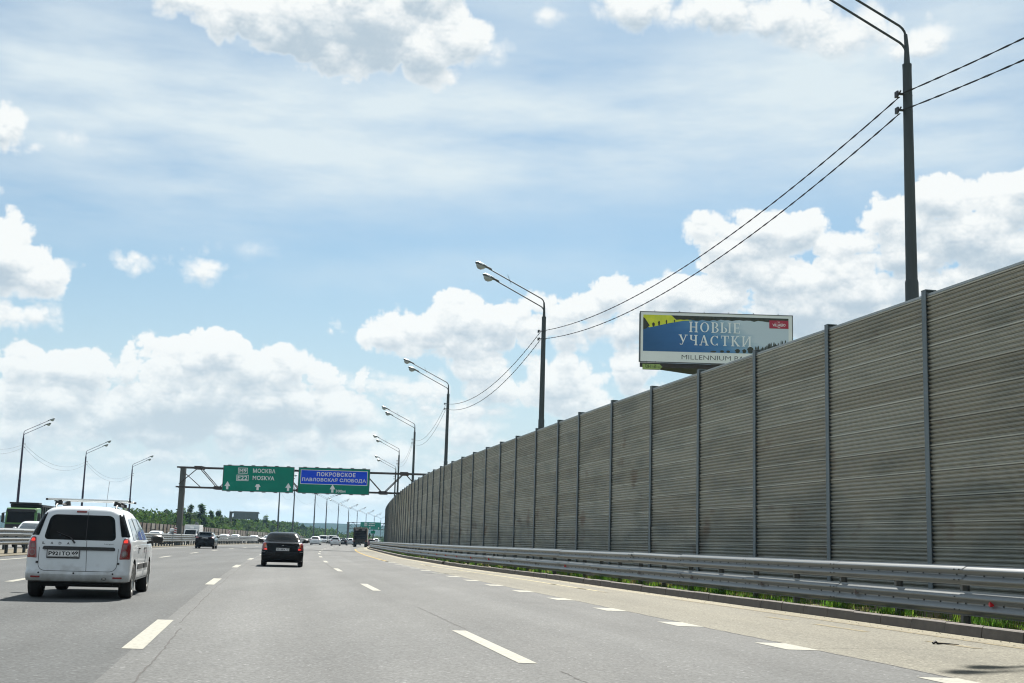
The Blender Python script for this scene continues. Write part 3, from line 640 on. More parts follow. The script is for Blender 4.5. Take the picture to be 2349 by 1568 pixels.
for i, (x, y) in enumerate(LP):
    o = lampL if i == 0 else dup(lampL, (x, y, 0))
    o.location = (x, y, 0); o.rotation_euler.z = math.pi+rz_at(y); tag(o, names[i], 'street lamp', 'street lamps beyond the oncoming road')
MP = [(-51.5, 286), (-52.0, 309), (-53.4, 351.9), (-55.4, 389.1), (-58.6, 440.8), (-62.6, 501.7), (-64.3, 545.3), (-66.2, 597.2), (-67.6, 647.7), (-70.3, 709.3)]
lampM = make_lamp(2, M['pole'], .15)
ordn = ['nearest', 'second', 'third', 'fourth', 'fifth', 'sixth', 'seventh', 'eighth', 'ninth', 'farthest']
for i, (x, y) in enumerate(MP):
    o = lampM if i == 0 else dup(lampM, (x, y, 0))
    o.location = (x, y, 0); o.rotation_euler.z = rz_at(y); sx = .62 if i == 0 else 1
    extra = ', below the left green sign' if i == 0 else (', seen below the gap between signs' if i == 1 else '')
    tag(o, '%s of ten two-sided lamp posts in the median%s' % (ordn[i], extra), 'street lamp', 'two-sided street lamps in the median')
# overhead cables, twisted, sagging between neighbouring lamp posts
def cable(a, b, sag, r, label, twist=True, n=24, group='overhead cables'):
    a, b = Vector(a), Vector(b); mb = MB(); L_ = (b-a).length
    ns = n*4 if twist else n
    for ph in ((0, math.pi) if twist else (0,)):
        pts = []
        for k in range(ns+1):
            t = k/ns; p = a.lerp(b, t); p.z -= 4*sag*t*(1-t)
            if twist:
                th = ph+t*L_*5.2; p += Vector((math.cos(th)*r*1.15, 0, math.sin(th)*r*1.15))
            pts.append(p)
        mb.tube(pts, r, 4)
    return tag(mb.build('overhead_cable', M['wire']), label, 'cable', group)
def wires(P, side, tag_, sag, r, tw):
    for i in range(len(P)-1):
        for z, nm in ((11.93, 'upper'), (11.52, 'lower')):
            if tw == 2 and z < 11.9: continue
            (xa, ya), (xb, yb) = P[i], P[i+1]
            cable((xa+side*.16, ya+.12, z), (xb+side*.16, yb-.12, z-.0), sag*(1+.08*(z < 11.9)), r, '%s cable, span %s %s' % (nm, ['one', 'two', 'three', 'four', 'five', 'six', 'seven', 'eight', 'nine'][i], tag_), tw == 1 and i < 3)
wires(RP, -1, 'from the camera, over the noise barrier', 1.1, .011, 1)
wires(LP, 1, 'from the left, beyond the oncoming road', 1.7, .012, 0)
wires(MP[:8], 0, 'from the camera, between two-sided median lamp posts', 1.9, .013, 2)
# ---------------------------------------------------------------- sign gantries
def frame(mb, x0, x1, z0, z1, t, y0, y1, mi=0):
    mb.box(x0, x1, y0, y1, z0, z0+t, mi).box(x0, x1, y0, y1, z1-t, z1, mi).box(x0, x0+t, y0, y1, z0+t, z1-t, mi).box(x1-t, x1, y0, y1, z0+t, z1-t, mi)
def arrow(par, x, z, y, s=1.0, head=(.62, .52), stem=(.24, .34), m=M['signw'], stub=False):
    hw, hh = head[0]*s/2, head[1]*s; sw, sh = stem[0]*s/2, stem[1]*s
    top_ = [(hw, sh), (0, sh+hh), (-hw, sh)] if not stub else [(hw, sh), (hw*.45, sh+hh*.55), (-hw*.45, sh+hh*.55), (-hw, sh)]
    poly = [(-sw, 0), (sw, 0), (sw, sh)]+top_+[(-sw, sh)]
    n = len(poly)
    return MB().add([(x+a_, y, z+c_) for a_, c_ in poly], [tuple(range(n))]).build('arrow', m, par)
GY = 136.5
def truss(mb, x0, x1, zt, zb, y, n0, mi=0):
    for yy in (y-.55, y+.55):
        for z in (zt, zb): mb.bar((x0, yy, z), (x1, yy, z), .16, .16, mi)
    k = n0; xs = np.linspace(x0+2.3, x1-.4, k); 
    for i, x in enumerate(xs):
        up = (i % 2 == 0); z = zt if up else zb
        mb.box(x-.42, x+.42, y-.72, y+.72, z-.17, z+.17, mi)
        if i+1 < k:
            for yy in (y-.55, y+.55):
                mb.bar((x+.1, yy, z), (xs[i+1]-.1, yy, zb if up else zt), .085, .085, mi)
        mb.bar((x, y-.55, z), (x, y+.55, z), .08, .08, mi)
    mb.bar((x0+.3, y-.5, zb+.3), (xs[0], y-.5, zt), .08, .08, mi).bar((x0+.3, y+.5, zt-.3), (xs[0]+.2, y+.5, zb), .08, .08, mi)
gan = thing('sign_gantry', (.22, GY, 0), 0, 'steel truss sign gantry over the road carrying the two large direction signs', 'sign gantry')
MB().add([(-35.66, -.30, 0), (-35.08, -.30, 0), (-35.08, .30, 0), (-35.66, .30, 0), (-35.62, -.26, 8.45), (-35.08, -.26, 8.45), (-35.08, .26, 8.45), (-35.62, .26, 8.45)],
         [(0,3,2,1),(4,5,6,7),(0,1,5,4),(1,2,6,5),(2,3,7,6),(3,0,4,7)]).build('column', M['conc'], gan, bevel=.04)
MB().box(-7.4, -6.8, -.3, .3, 0, 8.45).build('column', M['conc'], gan, bevel=.03)
tb = MB(); truss(tb, -35.9, -6.6, 8.36, 6.25, 0, 13); tb.build('truss', M['truss'], gan)
def big_sign(x0, x1, z0, z1, label, y=GY-.95):
    s = thing('road_sign', (.22, y, 0), 0, label, 'road sign', 'direction signs on the near gantry')
    MB().box(x0, x1, 0, .06, z0, z1).build('board', M['signg'], s, bevel=.015)
    e = MB(); frame(e, x0-.03, x1+.03, z0-.03, z1+.03, .05, -.03, .09)
    for k in range(6):
        xx = x0+(x1-x0)*(k+.5)/6; e.box(xx-.18, xx+.18, .02, .30, z1+.02, z1+.10).box(xx-.18, xx+.18, .02, .30, z0-.09, z0-.02)
    e.build('edge_frame', M['zinc_d'], s)
    return s
s1 = big_sign(-30.8, -23.22, 5.97, 8.66, 'large green gantry sign with two place names and three white arrows')
yt = -.012
def shield(s, x0, x1, z0, z1, t):
    e = MB(); frame(e, x0, x1, z0, z1, .055, yt-.008, yt+.004); e.build('border', M['signw'], s)
    text('lettering', t, (x0+.12, yt, z0+.10), .5, M['signw'], s, x1-x0-.24, z1-z0-.20, .010)
shield(s1, -29.22, -28.20, 7.84, 8.46, 'M9'); shield(s1, -29.36, -28.06, 7.06, 7.70, 'E22')
text('lettering', 'МОСКВА', (-27.62, yt, 7.95), .5, M['signw'], s1, 2.40, .46, .008, 1.06)
text('lettering', 'MOSKVA', (-27.62, yt, 7.19), .5, M['signw'], s1, 2.34, .46, .008, 1.06)
arrow(s1, -30.28, 6.12, yt); arrow(s1, -27.02, 6.12, yt, stub=True); arrow(s1, -23.75, 6.12, yt)
s2 = big_sign(-22.7, -15.08, 5.98, 8.67, 'green gantry sign with a blue panel of two village names and one arrow')
MB().box(-22.45, -15.33, -.012, -.002, 6.96, 8.42).build('blue_panel', M['signb'], s2)
e = MB(); frame(e, -22.49, -15.29, 6.92, 8.46, .055, -.018, -.001); e.build('border', M['signw'], s2)
text('lettering', 'ПОКРОВСКОЕ', (-20.75, -.022, 7.80), .5, M['signw'], s2, 4.15, .44, .010, 1.12)
text('lettering', 'ПАВЛОВСКАЯ СЛОБОДА', (-22.30, -.022, 7.17), .5, M['signw'], s2, 6.85, .44, .010, 1.08)
arrow(s2, -19.0, 6.10, yt); text('lettering', '300м', (-18.65, yt, 6.12), .5, M['signw'], s2, 1.05, .29, .006)
# far gantry over the same road
g2 = thing('sign_gantry', (0, 479, 0), 0, 'far sign gantry over the road with a brown truss, beyond the garbage truck', 'sign gantry')
MB().box(-60.1, -59.3, -.4, .4, 0, 7.8).build('column', M['conc'], g2); MB().box(-34.4, -33.7, -.4, .4, 0, 7.8).build('column', M['conc'], g2)
tb = MB(); truss(tb, -60.2, -33.6, 7.6, 5.3, 0, 13); tb.build('truss', M['truss'], g2)
s3 = thing('road_sign', (0, 478, 0), 0, 'small-looking green direction sign on the far gantry, above the garbage truck', 'road sign')
MB().box(-55.0, -47.3, 0, .08, 5.25, 7.95).build('board', M['signg'], s3)
text('lettering', 'МОСКВА', (-51.9, yt, 7.2), .5, M['signw'], s3, 2.5, .42, .02); text('lettering', 'MOSKVA', (-51.9, yt, 6.5), .5, M['signw'], s3, 2.4, .42, .02)
for z, t in ((7.12, 'M9'), (6.42, 'E22')):
    e = MB(); frame(e, -53.6, -52.4, z, z+.6, .06, yt-.01, yt); e.build('border', M['signw'], s3); text('lettering', t, (-53.4, yt, z+.12), .5, M['signw'], s3, .8, .36, .02)
for x in (-54.6, -51.4, -48.1): arrow(s3, x, 5.4, yt, .9)
# gantry over the oncoming road, its sign seen from behind
g3 = thing('sign_gantry', (0, 400, 0), 0, 'grey bracket gantry with a sign seen from behind, in front of the trees', 'sign gantry')
MB().box(-87.4, -86.6, -.4, .4, 0, 8.9).build('column', M['conc'], g3)
MB().box(-87.4, -78.0, -.15, .15, 8.4, 8.75).box(-87.3, -85.5, -.5, .5, 8.3, 8.9).box(-87.4, -78.0, -.12, .12, 6.8, 7.0).build('truss', M['conc'], g3)
bs = MB(); M['signback'] = mat('sign_back_grey', (.13, .16, .16), .6, .2)
bs.box(-86.0, -78.2, -.60, -.55, 6.6, 8.65)
for k in range(9): bs.box(-86.0+.93*k, -85.86+.93*k, -.70, -.602, 6.5, 8.7)
bs.box(-86.1, -78.1, -.66, -.5, 8.7, 9.0, 1)
bs.build('sign_back', [M['signback'], M['zinc']], g3)
# ---------------------------------------------------------------- billboard
def pic_mat():
    m = bpy.data.materials.new('printed_lake'); m.use_nodes = True; nt = m.node_tree; N = nt.nodes; L = nt.links; b = N['Principled BSDF']
    tc = N.new('ShaderNodeTexCoord'); sp = N.new('ShaderNodeSeparateXYZ'); L.new(tc.outputs['Object'], sp.inputs[0])
    n = N.new('ShaderNodeTexNoise'); n.inputs['Scale'].default_value = 1.2; n.inputs['Detail'].default_value = 5
    mp = N.new('ShaderNodeMapping'); mp.inputs['Scale'].default_value = (.5, 1, 2.5); L.new(tc.outputs['Object'], mp.inputs[0]); L.new(mp.outputs[0], n.inputs['Vector'])
    def M_(op, x, y, clamp=False):
        q = N.new('ShaderNodeMath'); q.operation = op; q.use_clamp = clamp
        for i, v in enumerate((x, y)):
            if isinstance(v, (int, float)): q.inputs[i].default_value = v
            else: L.new(v, q.inputs[i])
        return q.outputs[0]
    t = M_('ADD', M_('MULTIPLY', sp.outputs[0], 1/12), M_('MULTIPLY', sp.outputs[2], .10)); t = M_('ADD', t, M_('MULTIPLY', M_('SUBTRACT', n.outputs[0], .5), .22))
    r = N.new('ShaderNodeValToRGB'); L.new(t, r.inputs[0]); el = r.color_ramp.elements
    el[0].position = .18; el[0].color = (.014, .10, .26, 1); el[1].position = 1.12 if False else 1.0; el[1].color = (.62, .72, .80, 1)
    for p, c in ((.50, (.03, .15, .40)), (.72, (.09, .27, .52)), (.88, (.36, .52, .64))):
        q = r.color_ramp.elements.new(p); q.color = (*c, 1)
    L.new(r.outputs[0], b.inputs['Base Color']); b.inputs['Roughness'].default_value = .5
    return m
M['lake'] = pic_mat(); M['field'] = mat('printed_field', (.85, .85, .03), .5, col2=(.60, .68, .03), scale=1.5)
M['trees_p'] = mat('printed_trees', (.012, .022, .010), .5, col2=(.05, .045, .015), scale=4); M['redp'] = mat('printed_red', (.45, .015, .045), .5, var=.06)
M['vinyl'] = mat('white_vinyl', (.90, .92, .90), .45, var=.05, scale=.6, bump=.25, bscale=1.2); M['tgreen'] = mat('green_tag', (.33, .44, .11), .55, var=.1)
M['letw'] = mat('printed_white_letters', (.93, .96, .97), .5, var=.03)
bb = thing('billboard', (10.35, 100, 16.02), 0, 'white-framed billboard with a lake picture and large white letters behind the noise barrier', 'billboard')
MB().box(0, 12.3, .0, .14, 0, 4.08).build('board', M['vinyl'], bb, bevel=.02)
e = MB(); frame(e, -.04, 12.34, -.04, 4.12, .06, -.02, .2); e.box(-.06, -.041, 0, .5, 0, 4.0)
for k in range(6): e.tube([(1.15+k*2.0, .05, 4.1), (1.15+k*2.0, .05, 4.22)], .03, 5)
e.build('edge_frame', M['zinc_d'], bb)
MB().add([(0, .2, -.05), (12.3, .2, -.05), (12.3, 2.2, -.05), (6.5, 5.2, -.05), (0, .2, -.42), (12.3, .2, -.42), (12.3, 2.2, -.42), (6.5, 5.2, -.42), ], [(0,1,2,3), (4,7,6,5), (0,4,5,1), (1,5,6,2), (2,6,7,3), (3,7,4,0)]).build('underframe', M['truss'], bb)
MB().add([(12.3, 2.4, 0), (6.7, 5.4, 0), (6.7, 5.4, 4.08), (12.3, 2.4, 4.08), (12.25, 2.3, 0), (6.6, 5.3, 0), (6.6, 5.3, 4.08), (12.25, 2.3, 4.08)], [(0,1,2,3), (4,7,6,5), (0,4,5,1), (1,5,6,2), (2,6,7,3), (3,7,4,0)]).build('rear_board', M['signback'], bb)
MB().tube([(6.3, 2.0, -16.1), (6.3, 2.0, -.42)], .55, 16).build('mast', M['pole'], bb, 40)
pl = lambda name, poly, y, m: MB().add([(x, y, z) for x, z in poly], [tuple(range(len(poly)))]).build(name, m, bb)
pl('picture', [(.22, .86), (11.98, .90), (11.98, 3.84), (.22, 3.84)], -.006, M['lake'])
br = random.Random(3)
pl('picture_field', [(.22, 2.95), (.75, 2.80), (1.5, 2.98), (2.2, 3.16), (3.5, 3.42), (4.2, 3.46), (3.2, 3.60), (2.6, 3.84), (.22, 3.84)][::1], -.010, M['field'])
tp = [(2.5, 3.84)]; tp += [(2.9+k*.3, 3.50+br.uniform(-.05, .06) if k < 12 else 3.58+br.uniform(-.09, .04)) for k in range(0, 31)]; tp += [(11.98, 3.52), (11.98, 3.84)]
pl('picture_far_trees', tp, -.013, M['trees_p'])
pl('picture_left_trees', [(.22, 2.62), (.45, 2.68), (.75, 2.95), (.55, 3.25), (.35, 3.55), (.22, 3.62)], -.016, M['trees_p'])
tr_ = MB()
for x, z, w_, h_ in ((1.05, 2.86, .22, .36), (1.5, 2.95, .16, .42), (2.1, 3.08, .12, .40), (2.75, 3.25, .10, .24), (5.9, .90, .5, .14), (6.6, .9, .34, .2), (7.1, .9, .3, .2), (7.85, .9, .4, .34), (8.4, .9, .32, .34), (8.9, .9, .5, .55)):
    tr_.add([(x+w_/2*math.cos(t)*(1+.2*math.sin(5*t)), -.017, z+h_/2+h_/2*math.sin(t)) for t in np.linspace(0, 2*math.pi, 12)[:-1]], [tuple(range(11))])
for k in range(22):
    x = 9.3+k*.115; z = .92+k*.03; h_ = br.uniform(.25, .62); w_ = br.uniform(.08, .14); tr_.add([(x-w_/2, -.018-.0004*k, z), (x+w_/2, -.018-.0004*k, z), (x+w_*.35, -.018-.0004*k, z+h_*.8), (x, -.018-.0004*k, z+h_), (x-w_*.4, -.018-.0004*k, z+h_*.7)], [(0, 1, 2, 3, 4)])
tr_.build('picture_trees', M['trees_p'], bb)
pl('red_label', [(10.42, 3.0), (11.98, 3.0), (11.98, 3.66), (10.42, 3.66)], -.022, M['redp'])
text('lettering', 'VILLAGIO', (10.68, -.026, 3.18), .3, M['letw'], bb, 1.05, .22, .004)
MB().add([(11.2+a_, -.026, 3.50+c_) for a_, c_ in ((-.12, .06), (0, .0), (.12, .06), (.08, .07), (0, .03), (-.08, .07))], [(0, 1, 4, 5), (1, 2, 3, 4)]).box(10.85, 11.55, -.0265, -.025, 3.455, 3.465).box(11.1, 11.3, -.0265, -.025, 3.09, 3.12).build('emblem', M['letw'], bb)
text('lettering', 'MILLENNIUM PARK', (3.35, -.006, .27), .4, M['ink'], bb, 5.9, .36, -.004)
# serifed capitals drawn stroke by stroke
def serif_word(word, x, z, h, adv, wd):
    T, t = .17*h*1.05, .075*h
    mb = MB(); dep = [0]
    def poly(ps):
        dep[0] += 1; mb.add([(x0+a_*h, -.026-.0006*dep[0], z+c_*h) for a_, c_ in ps], [tuple(range(len(ps)))])
    def rc(a_, b_, c_, d_): poly([(a_, c_), (b_, c_), (b_, d_), (a_, d_)])
    def st(a_, c0=0, c1=1, w_=.16, s0=True, s1=True):
        rc(a_-w_/2, a_+w_/2, c0, c1)
        if s0: rc(a_-w_/2-.08, a_+w_/2+.08, c0, c0+.07)
        if s1: rc(a_-w_/2-.08, a_+w_/2+.08, c1-.07, c1)
    def ln(p, q, w_):
        d = Vector((q[0]-p[0], q[1]-p[1])).normalized(); n_ = (-d.y*w_/2, d.x*w_/2); poly([(p[0]-n_[0], p[1]-n_[1]), (q[0]-n_[0], q[1]-n_[1]), (q[0]+n_[0], q[1]+n_[1]), (p[0]+n_[0], p[1]+n_[1])])
    def arc(cx_, cz, rx, rz, a0, a1, w0, w1, n_=10):
        for i in range(n_):
            p0, p1 = a0+(a1-a0)*i/n_, a0+(a1-a0)*(i+1)/n_
            f = lambda a, r_: (cx_+(rx+r_)*math.cos(a), cz+(rz+r_*.6)*math.sin(a))
            wa = w0+(w1-w0)*abs(math.cos(p0)); wb = w0+(w1-w0)*abs(math.cos(p1))
            poly([f(p0, -wa/2), f(p0, wa/2), f(p1, wb/2), f(p1, -wb/2)])
    P2 = math.pi
    for ch in word:
        x0 = x; W_ = wd.get(ch, .8)
        if ch == 'Н': st(.14); st(.66); rc(.22, .58, .46, .53)
        elif ch == 'О': arc(.42, .5, .34, .45, 0, 2*P2, .07, .17, 20)
        elif ch == 'В': st(.14, s0=False, s1=False); rc(.0, .3, 0, .07); rc(0, .3, .93, 1); arc(.30, .74, .24, .225, -P2/2, P2/2, .07, .16); arc(.30, .27, .29, .235, -P2/2, P2/2, .07, .17)
        elif ch == 'Ы': st(.14); arc(.28, .27, .26, .235, -P2/2, P2/2, .07, .16); st(.84)
        elif ch == 'Е': st(.14, s0=False, s1=False); rc(0, .62, 0, .07); rc(0, .60, .93, 1); rc(.2, .48, .47, .54); rc(.56, .62, .07, .24); rc(.54, .60, .77, .93); rc(.44, .48, .40, .61)
        elif ch == 'У': ln((.16, 1), (.46, .34), .15); ln((.74, 1), (.38, .12), .075); rc(.02, .32, .93, 1); rc(.60, .88, .93, 1); arc(.27, .12, .10, .09, -P2, .2, .06, .10, 8)
        elif ch == 'Ч': st(.62); rc(.04, .28, .93, 1); rc(.08, .24, .6, 1); arc(.36, .62, .20, .14, P2, 1.5*P2, .08, .16, 6); rc(.36, .58, .44, .52)
        elif ch == 'А': ln((.40, .98), (.12, .03), .075); ln((.42, .98), (.72, .03), .165); rc(.24, .60, .30, .37); rc(-.02, .25, 0, .07); rc(.55, .88, 0, .07)
        elif ch == 'С': arc(.42, .5, .34, .45, .22*P2, 1.78*P2, .07, .17, 16); rc(.66, .72, .72, .98); rc(.64, .70, .02, .22)
        elif ch == 'Т': st(.42, s1=False); rc(.04, .80, .93, 1); rc(.04, .10, .72, .93); rc(.74, .80, .72, .93)
        elif ch == 'К': st(.14); ln((.24, .48), (.60, .97), .08); ln((.30, .56), (.68, .03), .16); rc(.48, .76, .93, 1); rc(.55, .86, 0, .07)
        elif ch == 'И': st(.14); st(.74); ln((.24, .12), (.64, .88), .085)
        x += (W_+adv)*h
    for i in range(len(mb.f)): pass
    return mb.build('lettering', M['letw'], bb), x
WD = {'Н': .80, 'О': .84, 'В': .64, 'Ы': .98, 'Е': .66, 'У': .86, 'Ч': .78, 'А': .86, 'С': .78, 'Т': .84, 'К': .84, 'И': .88}
serif_word('НОВЫЕ', 3.95, 2.50, .86, .22, WD); serif_word('УЧАСТКИ', 3.08, 1.44, .84, .19, WD)
tg = thing('phone_tag', (10.55, 99.95, 15.36), 0, 'small green arrow-shaped board with a phone number under the billboard\'s left corner', 'sign')
MB().prism([(0, 0), (1.35, 0), (1.62, .25), (1.35, .5), (0, .5)], 0, .03).build('board', M['tgreen'], tg)
e = MB()
e.box(0, 1.35, -.004, -.001, 0, .035).box(0, 1.35, -.004, -.001, .465, .5).bar((1.33, -.003, .02), (1.6, -.003, .25), .03, .004).bar((1.33, -.003, .48), (1.6, -.003, .25), .03, .004); e.build('border', M['ink'], tg)
MB().tube([(.34, .01, .5), (.34, .01, .72)], .012, 4).tube([(1.05, .01, .5), (1.05, .01, .72)], .012, 4).build('hanger', M['ink'], tg)
text('lettering', '728-11-55', (.19, -.008, .14), .3, M['ink'], tg, .92, .27, .002)
text('lettering', 'VM', (1.2, -.008, .14), .3, M['ink'], tg, .22, .14, 0)
# ---------------------------------------------------------------- far barrier beyond the oncoming road
M['wood'] = mat('weathered_boards', (.085, .058, .036), .85, col2=(.12, .09, .06), scale=.5, stretch=(1, 1, .4)); M['woodp'] = mat('pale_board', (.20, .18, .15), .8, var=.2)
bl = thing('noise_barrier', label='low brown plank noise barrier beyond the oncoming road, in front of the trees', cat='noise barrier')
BL = [(95, cx(95)-33.2, 3.0), (140, cx(140)-33.2, 3.0), (201, -60.0, 3.0), (232, -62.8, 3.0), (270, -66.6, 3.02), (330, -73.2, 2.98), (413, -82.6, 2.97), (500, -90.0, 2.68), (600, -95.8, 2.36), (680, -98, 2.2)]
bx_ = lambda y: float(np.interp(y, [p[0] for p in BL], [p[1] for p in BL])); bz_ = lambda y: float(np.interp(y, [p[0] for p in BL], [p[2] for p in BL]))
y = 165; n = 0; pst = MB(); first = None; fr_ = MB()
br = random.Random(5)
while y < 660:
    st_ = 4.0 if y < 300 else 8.0
    xa, xb = bx_(y), bx_(y+st_); z = bz_(y)
    for r in range(3):
        h = z/3; q = MB(); d_ = br.uniform(-.02, .02)
        vs = [(xa+d_, y+.06, r*h+.015), (xb+d_, y+st_-.06, r*h+.015), (xb+d_, y+st_-.06, (r+1)*h-.015), (xa+d_, y+.06, (r+1)*h-.015)]
        vs += [(a_-.1, b_, c_) for a_, b_, c_ in vs]
        F_ = [(0, 1, 2, 3), (7, 6, 5, 4), (3, 2, 6, 7), (0, 4, 5, 1)]
        pale = r == 2 and br.random() < .14
        if n < 290: q.add(vs, F_).build('panel', M['woodp'] if pale else M['wood'], bl); n += 1
        else: fr_.add(vs, F_)
    q = MB().box(xa-.12, xa+.12, y-.07, y+.07, 0, z+.06).build('post', M['truss'], bl)
    y += st_
if fr_.v: tag(fr_.build('panels_far', M['wood'], bl), kind='stuff')
# ---------------------------------------------------------------- small roadside things
sg = thing('road_sign', (-25.2, 240, 0), 0, 'small dark rectangular sign on one post, at the far end of the right guardrail', 'road sign')
MB().tube([(0, 0, -.1), (0, 0, 3.0)], .06, 8).build('post', M['pole'], sg); MB().box(-.42, .42, -.09, -.065, 2.45, 2.95).build('board', M['signg'], sg)
rs = thing('road_sign', (-61.0, 250, 0), 0, 'round traffic sign seen from behind, on a post before the brown barrier', 'road sign')
MB().tube([(0, 0, -.1), (0, 0, 3.6)], .05, 6).build('post', M['zinc_d'], rs)
MB().tube([(0, -.03, 3.25), (0, .03, 3.25)], .42, 20).build('disc', M['zinc'], rs)
M['striper'] = mat('red_stripe', (.32, .03, .03), .5, var=.1)
def marker(x, y, z, label):
    o = thing('hazard_marker', (x, y, z), 0, label, 'hazard marker', 'red and white hazard plates in the median')
    MB().box(-.16, .16, 0, .03, .4, 1.3).build('board', M['signw'], o)
    q = MB()
    for k in range(4):
        zz = .42+k*.22; q.add([(-.16, -.004, zz+.11), (.16, -.004, zz-.0), (.16, -.004, zz+.11), (-.16, -.004, zz+.22)], [(0, 1, 2, 3)])
    q.build('stripes', M['striper'], o); MB().tube([(0, .05, -z), (0, .05, 1.2)], .025, 5).build('post', M['zinc_d'], o)
marker(-35.3, 135.6, .62, 'red and white striped hazard plate at the foot of the gantry column')
marker(cx(200)-16.9, 200, .75, 'red and white striped hazard plate just right of the black hatchback')
marker(cx(285)-16.9, 285, .85, 'small red and white striped hazard plate above the median rail, left of the black saloon')
# bit of rubber litter on the shoulder
lt_ = MB().tube([(0, 0, .02), (.06, .02, .05), (.09, 0, .02), (.2, .01, .02), (.3, -.02, .02), (.48, -.05, .01)], [.03, .035, .025, .014, .013, .006], 6)
o = lt_.build('rubber_scrap', M['rubber'], None, 60); o.location = (5.75, 17.2, .002); o.scale = (.7, .7, .6); tag(o, 'dark twisted scrap of rubber lying on the sandy shoulder near the kerb', 'litter')
# ---------------------------------------------------------------- vehicles (local axes: rear bumper at y=0, nose towards +y)
def paint(name, col, dirt=.0, rough=.28, coat=1.0, metal=0.0):
    m = mat(name, col, rough, metal, coat, var=.04, scale=2)
    if dirt:
        nt = m.node_tree; N = nt.nodes; L = nt.links; b = N['Principled BSDF']; src = b.inputs['Base Color'].links[0].from_socket
        tc = N.new('ShaderNodeTexCoord'); sp = N.new('ShaderNodeSeparateXYZ'); L.new(tc.outputs['Object'], sp.inputs[0])
        n = N.new('ShaderNodeTexNoise'); n.inputs['Scale'].default_value = 5; n.inputs['Detail'].default_value = 6; L.new(tc.outputs['Object'], n.inputs['Vector'])
        a = N.new('ShaderNodeMath'); a.operation = 'MULTIPLY_ADD'; L.new(n.outputs[0], a.inputs[0]); a.inputs[1].default_value = .55; L.new(sp.outputs[2], a.inputs[2])
        r = N.new('ShaderNodeMapRange'); L.new(a.outputs[0], r.inputs[0]); r.inputs[1].default_value = .50; r.inputs[2].default_value = .85; r.inputs[3].default_value = dirt; r.inputs[4].default_value = 0
        x = N.new('ShaderNodeMix'); x.data_type = 'RGBA'; L.new(r.outputs[0], x.inputs[0]); L.new(src, x.inputs[6]); x.inputs[7].default_value = (.16, .14, .11, 1); L.new(x.outputs[2], b.inputs['Base Color'])
        q = N.new('ShaderNodeMapRange'); L.new(r.outputs[0], q.inputs[0]); q.inputs[3].default_value = rough; q.inputs[4].default_value = .75; L.new(q.outputs[0], b.inputs['Roughness'])
        q = N.new('ShaderNodeMapRange'); L.new(r.outputs[0], q.inputs[0]); q.inputs[3].default_value = coat; q.inputs[4].default_value = .0; L.new(q.outputs[0], b.inputs['Coat Weight'])
    return m
M['lensr'] = mat('pinkish_lens', (.17, .075, .07), .15, 0, .5, var=.15, scale=30)
M['pw'] = paint('white_car_paint', (.60, .635, .655), .8, .3, .6); M['pb'] = paint('black_car_paint', (.003, .0034, .004), .03, .14, .0); M['pb'].node_tree.nodes['Principled BSDF'].inputs['Specular IOR Level'].default_value = .16
M['pw2'] = paint('plain_white_paint', (.66, .68, .69), .4); M['ps'] = paint('silver_paint', (.36, .38, .40), .3, .35, .8, .5); M['pr'] = paint('maroon_paint', (.10, .012, .018), .3)
M['pd'] = paint('dark_blue_paint', (.012, .018, .03), .3); M['pgd'] = mat('dark_green_steel', (.012, .035, .014), .7); M['pg'] = mat('truck_green', (.04, .17, .010), .4, 0, .5, var=.15, scale=2)
